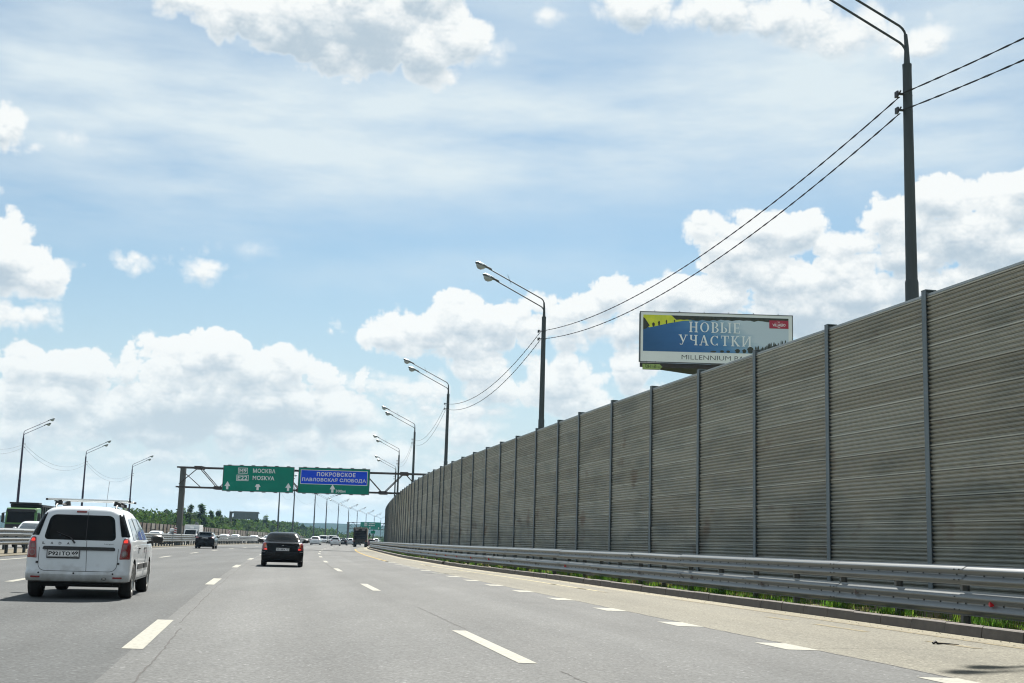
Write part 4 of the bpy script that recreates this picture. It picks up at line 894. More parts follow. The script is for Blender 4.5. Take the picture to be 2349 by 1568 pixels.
class Shell:
    """body lofted through horizontal outlines; s = rows of z, half width, rear y, nose y, rear corner x/y radii, rear bow"""
    def __init__(s, rows): s.r = rows; s.z = [r[0] for r in rows]
    def at(s, z): return [float(np.interp(z, s.z, [r[k] for r in s.r])) for k in range(1, 7)]
    def rear(s, x, z):
        w, yr, yf, rx, ry, b = s.at(z); ax = min(abs(x), w*.999)
        y = yr+b*(ax/w)**2
        if ax > w-rx: t = min((ax-(w-rx))/rx, .995); y += ry*(1-math.sqrt(1-t*t))
        return y
    def side(s, y, z):
        w, yr, yf, rx, ry, b = s.at(z); y0, y1 = yr+b+ry, yf-.35*w
        t = (y-y0)/(y1-y0); 
        if t < 0: u = min(1, -(y-y0)/ry); return w-rx+rx*math.sqrt(max(0, 1-u*u))
        return w*(1+.012*(1-(2*min(t, 1)-1)**2))
    def front(s, x, z):
        w, yr, yf, rx, ry, b = s.at(z); ax = min(abs(x)/w, .999); return yf-.35*w*(1-math.sqrt(1-ax**3.2))
    def half(s, row):
        z, w, yr, yf, rx, ry, b = row; P = []
        for k in range(5): x = (w-rx)*k/5; P.append((x, yr+b*(x/w)**2))
        for k in range(7): th = math.pi/2*k/6; x = w-rx+rx*math.sin(th); P.append((x, yr+b*(x/w)**2+ry*(1-math.cos(th))))
        y0, y1 = yr+b+ry, yf-.35*w
        for k in range(1, 15): t = k/15; P.append((w*(1+.012*(1-(2*t-1)**2)), y0+(y1-y0)*t))
        for k in range(8): a = [1, .985, .94, .85, .7, .5, .25, 0][k]; P.append((a*w, yf-.35*w*(1-math.sqrt(max(0, 1-a**3.2)))))
        return P
    def mesh(s, name, m, parent, wheels, wr, sub=3):
        rows = []
        for a, b in zip(s.r[:-1], s.r[1:]):
            k = max(1, min(sub, int((b[0]-a[0])/.06)))
            for j in range(k): rows.append([a[i]+(b[i]-a[i])*j/k for i in range(7)])
        rows.append(s.r[-1]); mb = MB(); n = None; vs = []
        for r in rows:
            h = s.half(r); ring = h+[(-x, y) for x, y in h[-2:0:-1]]; n = len(ring); vs += [(x, y, r[0]) for x, y in ring]
        fs = [(i*n+k, i*n+(k+1) % n, (i+1)*n+(k+1) % n, (i+1)*n+k) for i in range(len(rows)-1) for k in range(n)]
        fs += [tuple(range(n))[::-1], tuple((len(rows)-1)*n+k for k in range(n))]
        mb.add(vs, fs); o = mb.build(name, [m, M['under']], parent)
        bm = bmesh.new(); bm.from_mesh(o.data); bmesh.ops.recalc_face_normals(bm, faces=bm.faces); bm.to_mesh(o.data); bm.free()
        if wheels:
            isarch = lambda p: any(abs(math.hypot(p.center.y-y, p.center.z-wr-.01)-(wr+.055)) < .012 for y in wheels) and abs(p.normal.x) < .4
            for solver, jit in (('EXACT', 0), ('FAST', 0), ('EXACT', .0037), ('FAST', .0037)):
                c = MB()
                for y in wheels: c.tube([(-1.2-jit, y, wr+.01+jit), (1.21, y+jit, wr+.01)], wr+.055, 28)
                co = c.build('cutter', M['under'], parent)
                bm = bmesh.new(); bm.from_mesh(co.data); bmesh.ops.recalc_face_normals(bm, faces=bm.faces); bm.to_mesh(co.data); bm.free()
                md = o.modifiers.new('cut', 'BOOLEAN'); md.object = co; md.operation = 'DIFFERENCE'; md.solver = solver
                dg = bpy.context.evaluated_depsgraph_get(); me = bpy.data.meshes.new_from_object(o.evaluated_get(dg)); o.modifiers.clear()
                bpy.data.objects.remove(co)
                n_a = sum(1 for p in me.polygons if isarch(p)); zs = [v.co.z for v in me.vertices]
                if n_a >= 20 and max(zs) > s.z[-1]-.01 and len(me.polygons) > 400: break
            if len(me.polygons) > 50:
                me.materials.clear(); me.materials.append(m); me.materials.append(M['under'])
                for p in me.polygons: p.material_index = 1 if isarch(p) else 0
                o.data = me
        finish(o.data, 28)
        return o
def rpoly(cs, r, n=4):
    out = []; N_ = len(cs)
    for i, p in enumerate(cs):
        a = Vector(cs[i-1]); p = Vector(p); b = Vector(cs[(i+1) % N_]); rr = r[i] if isinstance(r, (list, tuple)) else r
        rr = min(rr, (a-p).length*.48, (b-p).length*.48); p0 = p+(a-p).normalized()*rr; p1 = p+(b-p).normalized()*rr
        for k in range(n+1): t = k/n; q = p0*(1-t)**2+p*2*t*(1-t)+p1*t*t; out.append((q.x, q.y))
    return out
def patch(sh, kind, outline, off_, name, m, parent, side=1, edge=True, rings=(1.0, .97, .8, .55, .28)):
    # densify
    P = []
    for i, p in enumerate(outline):
        q = outline[(i+1) % len(outline)]; d = math.hypot(q[0]-p[0], q[1]-p[1]); k = max(1, int(d/.10))
        for j in range(k): P.append((p[0]+(q[0]-p[0])*j/k, p[1]+(q[1]-p[1])*j/k))
    c0 = sum(p[0] for p in P)/len(P); c1 = sum(p[1] for p in P)/len(P)
    def pos(u, z, o):
        if kind == 'rear': return (u, sh.rear(u, z)-o, z)
        if kind == 'front': return (u, sh.front(u, z)+o, z)
        return (side*(sh.side(u, z)+o), u, z)
    mb = MB(); vs = []; n = len(P); ks = rings
    for i, k in enumerate(ks):
        o = -.006 if (i == 0 and edge) else off_
        vs += [pos(c0+(p[0]-c0)*k, c1+(p[1]-c1)*k, o) for p in P]
    vs.append(pos(c0, c1, off_))
    fs = [(i*n+j, i*n+(j+1) % n, (i+1)*n+(j+1) % n, (i+1)*n+j) for i in range(len(ks)-1) for j in range(n)]+[((len(ks)-1)*n+j, (len(ks)-1)*n+(j+1) % n, len(vs)-1) for j in range(n)]
    mb.add(vs, fs); return mb.build(name, m, parent, 50)
def seam_line(sh, kind, pts, w, name, parent, m=None, side=1, o=.0015):
    mb = MB(); vs = []
    P = []
    for a, b in zip(pts[:-1], pts[1:]):
        k = max(1, int(math.hypot(b[0]-a[0], b[1]-a[1])/.05))
        for j in range(k): P.append((a[0]+(b[0]-a[0])*j/k, a[1]+(b[1]-a[1])*j/k))
    P.append(pts[-1])
    for i, p in enumerate(P):
        a, b = P[max(0, i-1)], P[min(len(P)-1, i+1)]; d = math.hypot(b[0]-a[0], b[1]-a[1]) or 1; nx, nz = -(b[1]-a[1])/d*w/2, (b[0]-a[0])/d*w/2
        for s in (-1, 1):
            u, z = p[0]+s*nx, p[1]+s*nz
            vs.append((u, sh.rear(u, z)-o, z) if kind == 'rear' else (side*(sh.side(u, z)+o), u, z))
    mb.add(vs, [(2*i, 2*i+1, 2*i+3, 2*i+2) for i in range(len(P)-1)]); return mb.build(name, m or M['ink'], parent)
def wheel(parent, x, y, r, w, rimr=None, n=28, detail=True):
    s = 1 if x > 0 else -1
    vs = []; prof = [(-w/2, r*.70), (-w/2, r*.93), (-w*.40, r*.985), (-w*.2, r), (w*.2, r), (w*.40, r*.985), (w/2, r*.93), (w/2, r*.70), (w*.3, r*.62), (-w*.3, r*.62)]
    k = len(prof)
    for i in range(n):
        t = 2*math.pi*i/n
        for px, pr_ in prof: vs.append((px, math.cos(t)*pr_, math.sin(t)*pr_))
    wh = MB().add(vs, [(i*k+j, i*k+(j+1) % k, ((i+1) % n)*k+(j+1) % k, ((i+1) % n)*k+j) for i in range(n) for j in range(k)]).build('wheel', M['rubber'], parent, 40)
    wh.location = (x, y, r)
    rm = MB()
    rr = r*.69
    rm.tube([(s*w*.15, 0, 0), (s*w*.30, 0, 0)], rr*.22, 10)
    if detail:
        for i in range(7):
            t = 2*math.pi*i/7; rm.bar((s*w*.26, math.cos(t)*rr*.15, math.sin(t)*rr*.15), (s*w*.34, math.cos(t)*rr*.95, math.sin(t)*rr*.95), rr*.20, .03)
    vs = []; 
    for i in range(20):
        t = 2*math.pi*i/20
        for px, q in ((s*w*.47, rr), (s*w*.38, rr*.9), (s*w*.1, rr*.86)): vs.append((px, math.cos(t)*q, math.sin(t)*q))
    rm.add(vs, [(i*3+j, i*3+j+1, ((i+1) % 20)*3+j+1, ((i+1) % 20)*3+j) for i in range(20) for j in range(2)])
    rm.build('rim', M['rim'], wh, 40)
    MB().tube([(s*w*.02, 0, 0), (s*w*.10, 0, 0)], rr*.84, 16).build('brake', M['under'], wh)
    return wh
def plate(parent, x, y, z, s, region, w=.52, h=.112, tiny=False):
    p = MB().box(x-w/2-.012, x+w/2+.012, y, y+.012, z-.026, z+h+.012).build('plate_frame', M['ink'], parent)
    MB().box(x-w/2, x+w/2, y-.004, y-.0005, z, z+h).build('licence_plate', M['plate'], p)
    if not tiny:
        e = MB(); frame(e, x-w/2+.006, x+w/2-.006, z+.006, z+h-.006, .004, y-.0065, y-.0045)
        e.box(x+w*.245, x+w*.253, y-.0065, y-.0045, z+.01, z+h-.01).box(x+w*.33, x+w*.45, y-.0065, y-.0045, z+.014, z+.022).build('plate_border', M['ink'], p)
        text('lettering', s, (x-w*.465, y-.006, z+.022), .1, M['ink'], p, w*.68, .070, .004, 1.05)
        text('lettering', region, (x+w*.275, y-.006, z+.040), .1, M['ink'], p, w*.19, .058, .004)
    return p
def mirror(parent, sh, y, z, side, m):
    x = sh.side(y, z)
    mb = MB().bar((side*(x-.03), y, z-.02), (side*(x+.10), y, z+.0), .06, .05)
    vs = []; n = 12; st = [(-.10, .0), (-.085, .7), (-.03, 1), (.04, .96), (.075, .7), (.085, 0)]
    for yy, k in st:
        for i in range(n): t = 2*math.pi*i/n; vs.append((side*(x+.19+math.copysign(abs(math.cos(t))**.7, math.cos(t))*.12*k), y+yy, z+.06+math.copysign(abs(math.sin(t))**.7, math.sin(t))*.085*k))
    mb.add(vs, [(i*n+j, i*n+(j+1) % n, (i+1)*n+(j+1) % n, (i+1)*n+j) for i in range(5) for j in range(n)]); return mb.build('mirror', m, parent, 40)
# --- white estate car with the roof bars
lada = thing('estate_car', (-7.41, 22.1, 0), math.atan(.186), 'white estate car with roof bars and black door handles strip in the left lane, nearest the camera', 'car')
lada['label'] = 'white estate car with silver roof bars and tinted rear window, nearest car, on the left'
LS = Shell([  # z, half width, rear y, nose y, rx, ry, bow
 [.285, .80, .10, 4.30, .16, .14, .02], [.305, .855, .035, 4.42, .17, .14, .02], [.345, .868, .008, 4.45, .18, .15, .03], [.42, .875, .0, 4.47, .18, .15, .03], [.455, .872, .018, 4.47, .18, .15, .03],
 [.50, .872, .040, 4.46, .18, .14, .03], [.62, .875, .052, 4.46, .16, .13, .03], [.78, .875, .064, 4.44, .15, .12, .03], [.92, .866, .080, 4.40, .15, .12, .03], [.985, .857, .092, 4.20, .15, .12, .03], [1.01, .852, .100, 3.62, .15, .12, .03],
 [1.06, .832, .120, 3.40, .15, .12, .03], [1.20, .780, .172, 3.10, .15, .12, .03], [1.34, .722, .226, 2.78, .15, .12, .03], [1.45, .672, .272, 2.56, .15, .12, .035], [1.51, .632, .305, 2.42, .17, .13, .04],
 [1.555, .575, .355, 2.25, .20, .15, .05], [1.585, .50, .44, 2.05, .20, .18, .06], [1.605, .38, .60, 1.85, .18, .18, .06], [1.612, .20, .85, 1.6, .1, .1, .05]])
LS.mesh('body', M['pw'], lada, (.78, 3.66), .315)
MB().box(-.70, .70, .22, 4.1, .205, .34).box(-.60, .60, .16, .4, .235, .30).tube([(.28, .16, .27), (.28, .8, .27)], .03, 8).build('underbody', M['under'], lada)
MB().box(-.72, .72, .72, .84, .26, .36).build('axle', M['under'], lada)
rw_ = patch(LS, 'rear', rpoly([(-.615, 1.005), (.615, 1.005), (.545, 1.448), (-.545, 1.448)], [.09, .09, .12, .12], 6), .006, 'rear_window', M['glassd'], lada)
seam_line(LS, 'rear', [(.10, 1.005), (.085, 1.448)], .010, 'window_split', rw_, M['ink'], o=.0075)
seam_line(LS, 'rear', [(.15, .472), (.118, 1.0)], .008, 'door_gap', lada, M['under']); seam_line(LS, 'rear', [(.085, 1.45), (.08, 1.555)], .006, 'door_gap', lada, M['under'])
ol = rpoly([(-.66, .98), (-.655, .475), (.655, .475), (.66, .98)], .14, 8)
seam_line(LS, 'rear', [p for p in ol if p[1] < .9][:], .008, 'tailgate_gap', lada, M['under'])
hs = patch(LS, 'rear', rpoly([(-.615, .835), (.615, .835), (.60, .895), (-.60, .895)], .025, 4), .022, 'handle_strip', M['black'], lada)
patch(LS, 'rear', rpoly([(-.12, 1.484), (.06, 1.484), (.06, 1.520), (-.12, 1.520)], .016, 3), .012, 'brake_light', M['redd'], lada)
plate(lada, -.25, LS.rear(-.25, .74)-.016, .715, 'Р921ТО', '69', .525, .115)
for i, ch in enumerate('LADA'): text('lettering', ch, (-.615+i*.135, LS.rear(-.592+i*.135, .95)-.006, .925), .05, M['ink'], lada, .045, .042, .001)
text('lettering', 'Largus', (.42, LS.rear(.5, .95)-.008, .935), .05, M['zinc_d'], lada, .15, .028, 0)
for s in (-1, 1):
    tl = patch(LS, 'rear', [(s*x, z) for x, z in rpoly([(.685, .685), (.862, .690), (.858, .94), (.815, 1.055), (.730, 1.055)], [.02, .02, .04, .03, .03], 4)], .016, 'tail_light', M['red'], lada)
    patch(LS, 'rear', [(s*x, z) for x, z in rpoly([(.735, .975), (.815, .975), (.80, 1.03), (.745, 1.03)], .02, 3)], .022, 'lit_lamp', M['redlit'], tl)
    patch(LS, 'rear', [(s*x, z) for x, z in rpoly([(.725, .865), (.805, .865), (.805, .945), (.735, .945)], .015, 3)], .021, 'clear_lens', M['lensr'], tl)
    patch(LS, 'rear', [(s*(.768+.056*math.cos(t)), .785+.062*math.sin(t)) for t in np.linspace(0, 2*math.pi, 17)[:-1]], .022, 'lens_ring', M['lensr'], tl)
    patch(LS, 'rear', [(s*(.768+.043*math.cos(t)), .785+.048*math.sin(t)) for t in np.linspace(0, 2*math.pi, 17)[:-1]], .025, 'round_lens', M['clearl'] if s > 0 else M['redd'], tl, rings=(1, .8, .4))
    patch(LS, 'rear', [(s*x, z) for x, z in rpoly([(.690, 1.072), (.835, 1.072), (.672, 1.475), (.600, 1.475)], [.02, .03, .015, .015], 3)], .010, 'pillar_trim', M['glassd'], lada)
    patch(LS, 'rear', [(s*x, z) for x, z in rpoly([(.60, .355), (.76, .355), (.76, .388), (.60, .388)], .012, 3)], .008, 'reflector', M['red'], lada)
    MB().box(s*.675-.02, s*.675+.02, LS.rear(.67, .64)-.018, LS.rear(.67, .64)+.01, .60, .635).build('hinge', M['ink'], lada)
    for z0 in ((.0), ):
        patch(LS, 'side', rpoly([(.62, 1.02), (1.42, 1.03), (1.42, 1.42), (.80, 1.40)], [.06, .03, .05, .08], 4), .005, 'side_window', M['glassl'], lada, s)
        patch(LS, 'side', rpoly([(1.50, 1.03), (2.28, 1.03), (2.25, 1.43), (1.50, 1.43)], [.03, .03, .05, .05], 4), .005, 'side_window', M['glassl'], lada, s)
        patch(LS, 'side', rpoly([(2.36, 1.03), (3.22, 1.03), (2.72, 1.40), (2.36, 1.43)], [.03, .03, .08, .05], 4), .005, 'side_window', M['glassl'], lada, s)
    for y0 in (1.46, 2.32): patch(LS, 'side', [(y0-.03, 1.03), (y0+.03, 1.03), (y0+.03, 1.43), (y0-.03, 1.43)], .004, 'door_pillar', M['black'], lada, s)
    for y0, pts in ((1.48, [(1.26, .98), (1.24, .74), (1.16, .56)]), (2.34, [(2.34, 1.0), (2.34, .34)]), (3.22, [(3.22, .98), (3.24, .34)])): seam_line(LS, 'side', pts, .008, 'door_gap', lada, M['under'], s)
    seam_line(LS, 'side', [(1.2, .62), (1.24, .36), (1.3, .34), (3.2, .34)], .008, 'door_gap', lada, M['under'], s)
    for y0 in (1.34, 2.42): MB().box(s*(LS.side(y0, .88)+.0)-.02, s*(LS.side(y0, .88))+.028*s if s > 0 else s*LS.side(y0, .88)+.02, y0, y0+.18, .865, .895).build('door_handle', M['black'], lada, bevel=.006)
    patch(LS, 'side', rpoly([(1.32, .50), (2.28, .50), (2.28, .60), (1.32, .60)], .02, 3), .012, 'door_moulding', M['black'], lada, s)
    patch(LS, 'side', rpoly([(2.40, .50), (3.15, .50), (3.15, .60), (2.40, .60)], .02, 3), .012, 'door_moulding', M['black'], lada, s)
    mirror(lada, LS, 3.05, .99, s, M['black'])
    for y0 in (.78, 3.66): wheel(lada, s*.765, y0, .315, .215)
    # roof rails and the feet of the cross bars
    rr_ = MB(); xr = .515
    rr_.tube([(s*xr, .52, 1.56), (s*xr, .62, 1.625), (s*xr, .8, 1.64), (s*xr, 2.1, 1.64), (s*xr, 2.3, 1.59)], .016, 8); rr_.build('roof_rail', M['black'], lada, 50)
    for y0 in (.80, 1.72):
        MB().prism([(s*(xr-.075), 1.625), (s*(xr+.055), 1.615), (s*(xr+.05), 1.675), (s*(xr-.02), 1.70), (s*(xr-.06), 1.70)], y0-.05, y0+.05).build('rack_foot', M['black'], lada, 30)
for y0 in (.80, 1.72):
    cb_ = MB().box(-.70, .70, y0-.03, y0+.03, 1.700, 1.738).build('cross_bar', M['chrome'], lada, bevel=.009)
    MB().box(-.735, -.701, y0-.032, y0+.032, 1.698, 1.731).box(.701, .735, y0-.032, y0+.032, 1.698, 1.731).build('end_cap', M['black'], cb_)
for x in (-.63, -.05, .60): MB().tube([(x, LS.rear(x, .435)-.006, .44), (x, LS.rear(x, .435)+.02, .44)], .016, 10).build('parking_sensor', M['ink'], lada)
patch(LS, 'rear', [(.46+.045*math.cos(t), .352+.026*math.sin(t)) for t in np.linspace(0, 2*math.pi, 13)[:-1]], .004, 'towing_cap', M['zinc_d'], lada); patch(LS, 'rear', [(.46+.03*math.cos(t), .352+.012*math.sin(t)) for t in np.linspace(0, 2*math.pi, 13)[:-1]], .006, 'towing_slot', M['chrome'], lada)
ys = LS.rear(0, 1.0)
MB().tube([(-.075, ys-.045, .955), (-.155, LS.rear(-.15, 1.03)-.03, 1.05)], [.018, .011], 6).tube([(-.155, LS.rear(-.15, 1.04)-.03, 1.05), (-.40, LS.rear(-.3, 1.16)-.015, 1.14)], .008, 5).build('wiper', M['ink'], lada, 50)
MB().tube([(.16, 2.0, 1.60), (.22, 1.72, 2.10)], .004, 4).build('aerial', M['ink'], lada)
# --- generic car for the others
def car(name, loc, rz, label, spec, group=None):
    kind = spec['kind']; m = spec['m']; W_ = spec.get('w', 1.0); t = thing(name, loc, rz, label, 'car', group); d = spec.get('detail', 1)
    if kind == 'saloon':
        rows = [[.21, .78, .12, 4.05, .16, .14, .02], [.27, .82, .03, 4.16, .18, .15, .03], [.40, .835, .0, 4.20, .20, .16, .04], [.53, .838, .005, 4.20, .20, .16, .04], [.56, .836, .03, 4.20, .20, .16, .04],
                [.70, .832, .045, 4.18, .20, .16, .04], [.86, .812, .055, 3.98, .19, .15, .04], [.925, .79, .075, 3.7, .19, .15, .05], [.955, .765, .13, 3.32, .18, .15, .05], [.972, .75, .34, 3.18, .16, .14, .05], [.985, .745, .52, 3.12, .12, .12, .06],
                [1.05, .715, .64, 2.98, .12, .12, .08], [1.18, .665, .84, 2.72, .12, .12, .09], [1.29, .615, 1.04, 2.46, .13, .13, .10], [1.345, .565, 1.18, 2.28, .16, .15, .10], [1.375, .49, 1.36, 2.1, .18, .16, .1], [1.39, .34, 1.6, 1.95, .12, .12, .05]]
        rwz = (1.0, 1.325, .655, .545); wh = (.92, 3.36)
    else:
        H = spec.get('h', 1.48); k = H/1.48; nose = spec.get('len', 4.1); rk = spec.get('rake', .45)
        rows = [[.22, .76, .12, nose-.15, .16, .14, .02], [.29, .82, .02, nose-.03, .18, .15, .03], [.42, .84, .0, nose, .19, .15, .04], [.56, .84, .01, nose, .19, .15, .04], [.60, .838, .04, nose, .18, .14, .04],
                [.80*k, .83, .07, nose-.04, .17, .13, .04], [.92*k, .81, .10, nose-.25, .16, .12, .04], [.97*k, .79, .13, nose-.9, .15, .12, .04], [1.02*k, .77, .13+rk*.15, nose-1.1, .15, .12, .05], [1.2*k, .70, .13+rk*.52, nose-1.42, .15, .12, .05],
                [1.36*k, .62, .13+rk*.86, nose-1.75, .16, .13, .06], [1.42*k, .57, .13+rk, nose-1.95, .18, .14, .06], [1.46*k, .48, .26+rk, nose-2.15, .18, .16, .06], [1.48*k, .30, .5+rk, nose-2.35, .12, .12, .05]]
        rwz = (1.03*k, 1.36*k, .63, .53); wh = (.78, nose-.80)
    for r in rows: r[1] *= W_
    sh = Shell(rows); sh.mesh('body', m, t, wh, .30, 2)
    MB().box(-.66, .66, .3, 3.6, .17, .34).build('underbody', M['under'], t)
    z0, z1, a, b = rwz; a *= W_; b *= W_
    patch(sh, 'rear', rpoly([(-a, z0), (a, z0), (b, z1), (-b, z1)], .06, 4), .005, 'rear_window', spec.get('glass', M['glassd']), t)
    zb = z0
    fz = [r for r in rows if r[0] >= zb-.02]; y_f = lambda z: sh.at(z)[2]
    patch(sh, 'front', rpoly([(-a*.98, z0+.0), (a*.98, z0+.0), (b, z1), (-b, z1)], .05, 4), .005, 'windscreen', M['glassl'], t)
    ys0 = sh.at(z0+.02)[1]+.22; ye0 = sh.at(z0+.02)[2]-.42
    ys1 = sh.at(z1)[1]+.20; ye1 = sh.at(z1)[2]-.30; mid = (ys0+ye0)/2
    for s in (-1, 1):
        patch(sh, 'side', rpoly([(ys0, z0+.02), (mid-.04, z0+.02), (mid-.04, z1-.02), (ys1, z1-.02)], .05, 3), .004, 'side_window', M['glassl'], t, s)
        patch(sh, 'side', rpoly([(mid+.04, z0+.02), (ye0, z0+.02), (ye1, z1-.02), (mid+.04, z1-.02)], .05, 3), .004, 'side_window', M['glassl'], t, s)
        mirror(t, sh, ye0-.05, z0-.03, s, spec.get('mm', m))
        for y in wh: wheel(t, s*(.74*W_), y, .30, .19, n=18, detail=d > 0)
        L_ = spec.get('lamp')
        if L_ == 'tall':
            tl = patch(sh, 'rear', [(s*x, z) for x, z in rpoly([(.60, .655), (.80, .655), (.815, .90), (.76, .965), (.655, .93)], .03, 3)], .014, 'tail_light', M['red'], t)
            patch(sh, 'rear', [(s*x, z) for x, z in rpoly([(.62, .775), (.72, .775), (.74, .905), (.665, .905)], .02, 3)], .018, 'amber_lens', M['orange'], tl)
            patch(sh, 'rear', [(s*x, z) for x, z in rpoly([(.605, .745), (.66, .745), (.69, .885), (.64, .855)], .02, 3)], .021, 'clear_lens', M['clearl'], tl)
            patch(sh, 'rear', [(s*x, z) for x, z in rpoly([(.61, .665), (.72, .665), (.72, .725), (.62, .725)], .02, 3)], .019, 'lit_lamp', M['redlit'], tl)
        else:
            zz = spec.get('lz', .80); patch(sh, 'rear', [(s*x*W_, z) for x, z in rpoly([(.52, zz), (.79, zz), (.79, zz+.13), (.56, zz+.15)], .03, 3)], .014, 'tail_light', spec.get('lm', M['red']), t)
        if kind == 'saloon': seam_line(sh, 'rear', [(s*.58, .93), (s*.60, .60)], .008, 'boot_gap', t, M['under'])
        patch(sh, 'front', [(s*x*W_, z) for x, z in rpoly([(.45, .62), (.76, .64), (.74, .76), (.46, .76)], .03, 3)], .01, 'headlight', M['clearl'], t)
    zp = spec.get('pz', .66)
    plate(t, 0, sh.rear(0, zp+.05)-.016, zp, spec.get('no', ''), spec.get('rg', ''), tiny=not spec.get('no'))
    seam_line(sh, 'rear', [(-.83*W_, .575), (.83*W_, .575)], .02, 'bumper_gap', t, M['under'])
    if kind == 'saloon':
        MB().tube([(x, sh.rear(x, .62)-.004, .595) for x in (-.8, -.74, -.68)], .012, 5).tube([(x, sh.rear(x, .62)-.004, .595) for x in (.8, .74, .68)], .012, 5).build('bumper_edge', M['zinc'], t)
        MB().tube([(-.035, sh.rear(0, .86)-.004, .845), (0, sh.rear(0, .86)-.004, .865), (.035, sh.rear(0, .86)-.004, .845)], .008, 5).build('badge', M['chrome'], t)
    if spec.get('spoiler'):
        MB().prismx([(.13+.32, 1.44*1.0), (.13+.75, 1.475), (.13+.75, 1.45), (.13+.36, 1.41)], -.56, .56).build('spoiler', m, t, bevel=.01)
    if spec.get('box'): MB().box(-.42, .42, 1.0, 2.6, H+.05, H+.36).build('roof_box', M['lampt'], t, bevel=.08)
    return t
acc = car('saloon_car', (-8.95, 51.1, 0), math.atan(.171), 'black saloon car with lit red and amber tail lights, directly ahead in our lane', dict(kind='saloon', m=M['pb'], mm=M['black'], lamp='tall', no='У513ЕК', rg='177', pz=.635))
hat = car('hatchback', (-26.6, 112.3, 0), math.atan(.14), 'black hatchback with a rear spoiler in the leftmost lane beside the median guardrail', dict(kind='hatch', m=M['pb'], spoiler=1, no='К714', rg='97', pz=.90, lz=.92, lm=M['redd'], glass=M['glassl'], rake=.62))
car('suv', (-36.5, 243, 0), .075, 'white coupe-shaped SUV with dark lower bumper, left of the silver-white people carrier', dict(kind='hatch', m=M['pw2'], h=1.62, w=1.14, len=4.9, rake=.7, lz=.95, lm=M['redd']))
car('minivan', (-31.16, 232, 0), .08, 'far white people carrier between the white SUV and the small black hatchback', dict(kind='hatch', m=M['pw2'], h=1.62, w=1.0, len=4.3, rake=.25, lz=.9))
car('hatchback', (-32.86, 256, 0), .07, 'small black hatchback far ahead, right of the white people carrier', dict(kind='hatch', m=M['pb'], h=1.5, len=4.1, glass=M['glassl'], lm=M['redd']))
car('hatchback', (-33.2, 270, 0), .07, 'pale silver car mostly hidden behind the small black hatchback far ahead', dict(kind='hatch', m=M['ps'], h=1.5, len=4.1))
car('suv', (-32.6, 277, 0), .07, 'dark SUV far ahead, partly hidden behind the left side of the garbage truck', dict(kind='hatch', m=M['pd'], h=1.7, w=1.08, len=4.6, rake=.4, lm=M['redd']))
car('hatchback', (-26.1, 247, 0), .08, 'maroon hatchback right of the garbage truck, partly behind the end of the guardrail', dict(kind='hatch', m=M['pr'], h=1.45, len=4.0, lm=M['redd']))
car('minivan', (-31.0, 302, 0), .07, 'white car far ahead, its roof showing above the maroon hatchback', dict(kind='hatch', m=M['pw2'], h=1.7, len=4.3))
onc = lambda y: math.pi+math.atan(-slope(y))
car('suv', (-32.7, 89, 0), math.pi+.155, 'oncoming white SUV with a bluish windscreen, in front of the green dump truck', dict(kind='hatch', m=M['pw2'], h=1.78, w=1.05, len=4.5, rake=.3))
car('hatchback', (-39.1, 143, 0), onc(143), 'oncoming white car just above the door mirror of the white estate car', dict(kind='hatch', m=M['pw2'], h=1.52))
car('hatchback', (-39.99, 154, 0), onc(150), 'oncoming white car with a grey box on its roof, left of the gantry column', dict(kind='hatch', m=M['pw2'], h=1.5, box=1))
for X_, Y_, l, h in ((-43.2, 196, 'oncoming white car whose roof shows just right of the black hatchback', 1.47), (-44.9, 212, 'oncoming white car behind the second striped hazard plate', 1.5), (-45.6, 231, 'oncoming white car, first of the pair left of the black saloon', 1.47), (-44.0, 236, 'oncoming white car, second of the pair left of the black saloon', 1.5)):
    car('hatchback', (X_, Y_, 0), onc(Y_), l, dict(kind='hatch', m=M['pw2'], h=h, detail=0))
# --- white box van, oncoming
def boxvan(loc, rz, label, cab=M['pw2'], h=3.0, bw=1.1, hb=2.75, bm_=None):
    t = thing('box_van', loc, rz, label, 'van')
    MB().box(-bw, bw, 0, 3.9, .75, hb).build('cargo_box', bm_ or M['white'], t, bevel=.03)
    MB().prismx([(3.95, .45), (6.0, .45), (6.05, .95), (5.55, 1.25), (5.0, 1.98), (3.95, 2.05)], -.95, .95).build('cab', cab, t, bevel=.05)
    MB().add([(-.82, 5.57, 1.26), (.82, 5.57, 1.26), (.76, 5.06, 1.92), (-.76, 5.06, 1.92)], [(0, 3, 2, 1)]).build('windscreen', M['glassd'], t)
    for s in (-1, 1):
        MB().box(s*.955-.01, s*.955+.01, 4.35, 5.1, 1.25, 1.8).build('side_window', M['glassd'], t); MB().box(s*1.1-.07, s*1.1+.07, 5.2, 5.3, 1.3, 1.6).build('mirror', M['ink'], t)
        MB().box(s*.75-.14, s*.75+.14, 6.0, 6.07, .68, .85).build('headlight', M['clearl'], t)
        for y in (.9, 5.1): wheel(t, s*.85, y, .36, .22, n=16, detail=False)
    MB().box(-.5, .5, .2, 5.4, .42, .7).build('chassis', M['under'], t)
    if hb > 2.5: MB().box(-.3, .3, 3.95, 4.3, 2.06, 2.4).build('wind_deflector', M['white'], t, bevel=.05)
    return t
boxvan((-48.4, 198, 0), onc(190), 'oncoming white box van behind the gantry column, box higher than its cab', hb=2.72)
boxvan((-48.2, 338, 0), onc(330), 'far oncoming white van, right of the white SUV ahead', hb=2.1)
t = boxvan((-41.9, 310, 0), onc(310), 'far oncoming grey truck behind the median rail, left of the people carrier', hb=1.9, cab=M['ps'], bm_=M['signback'])
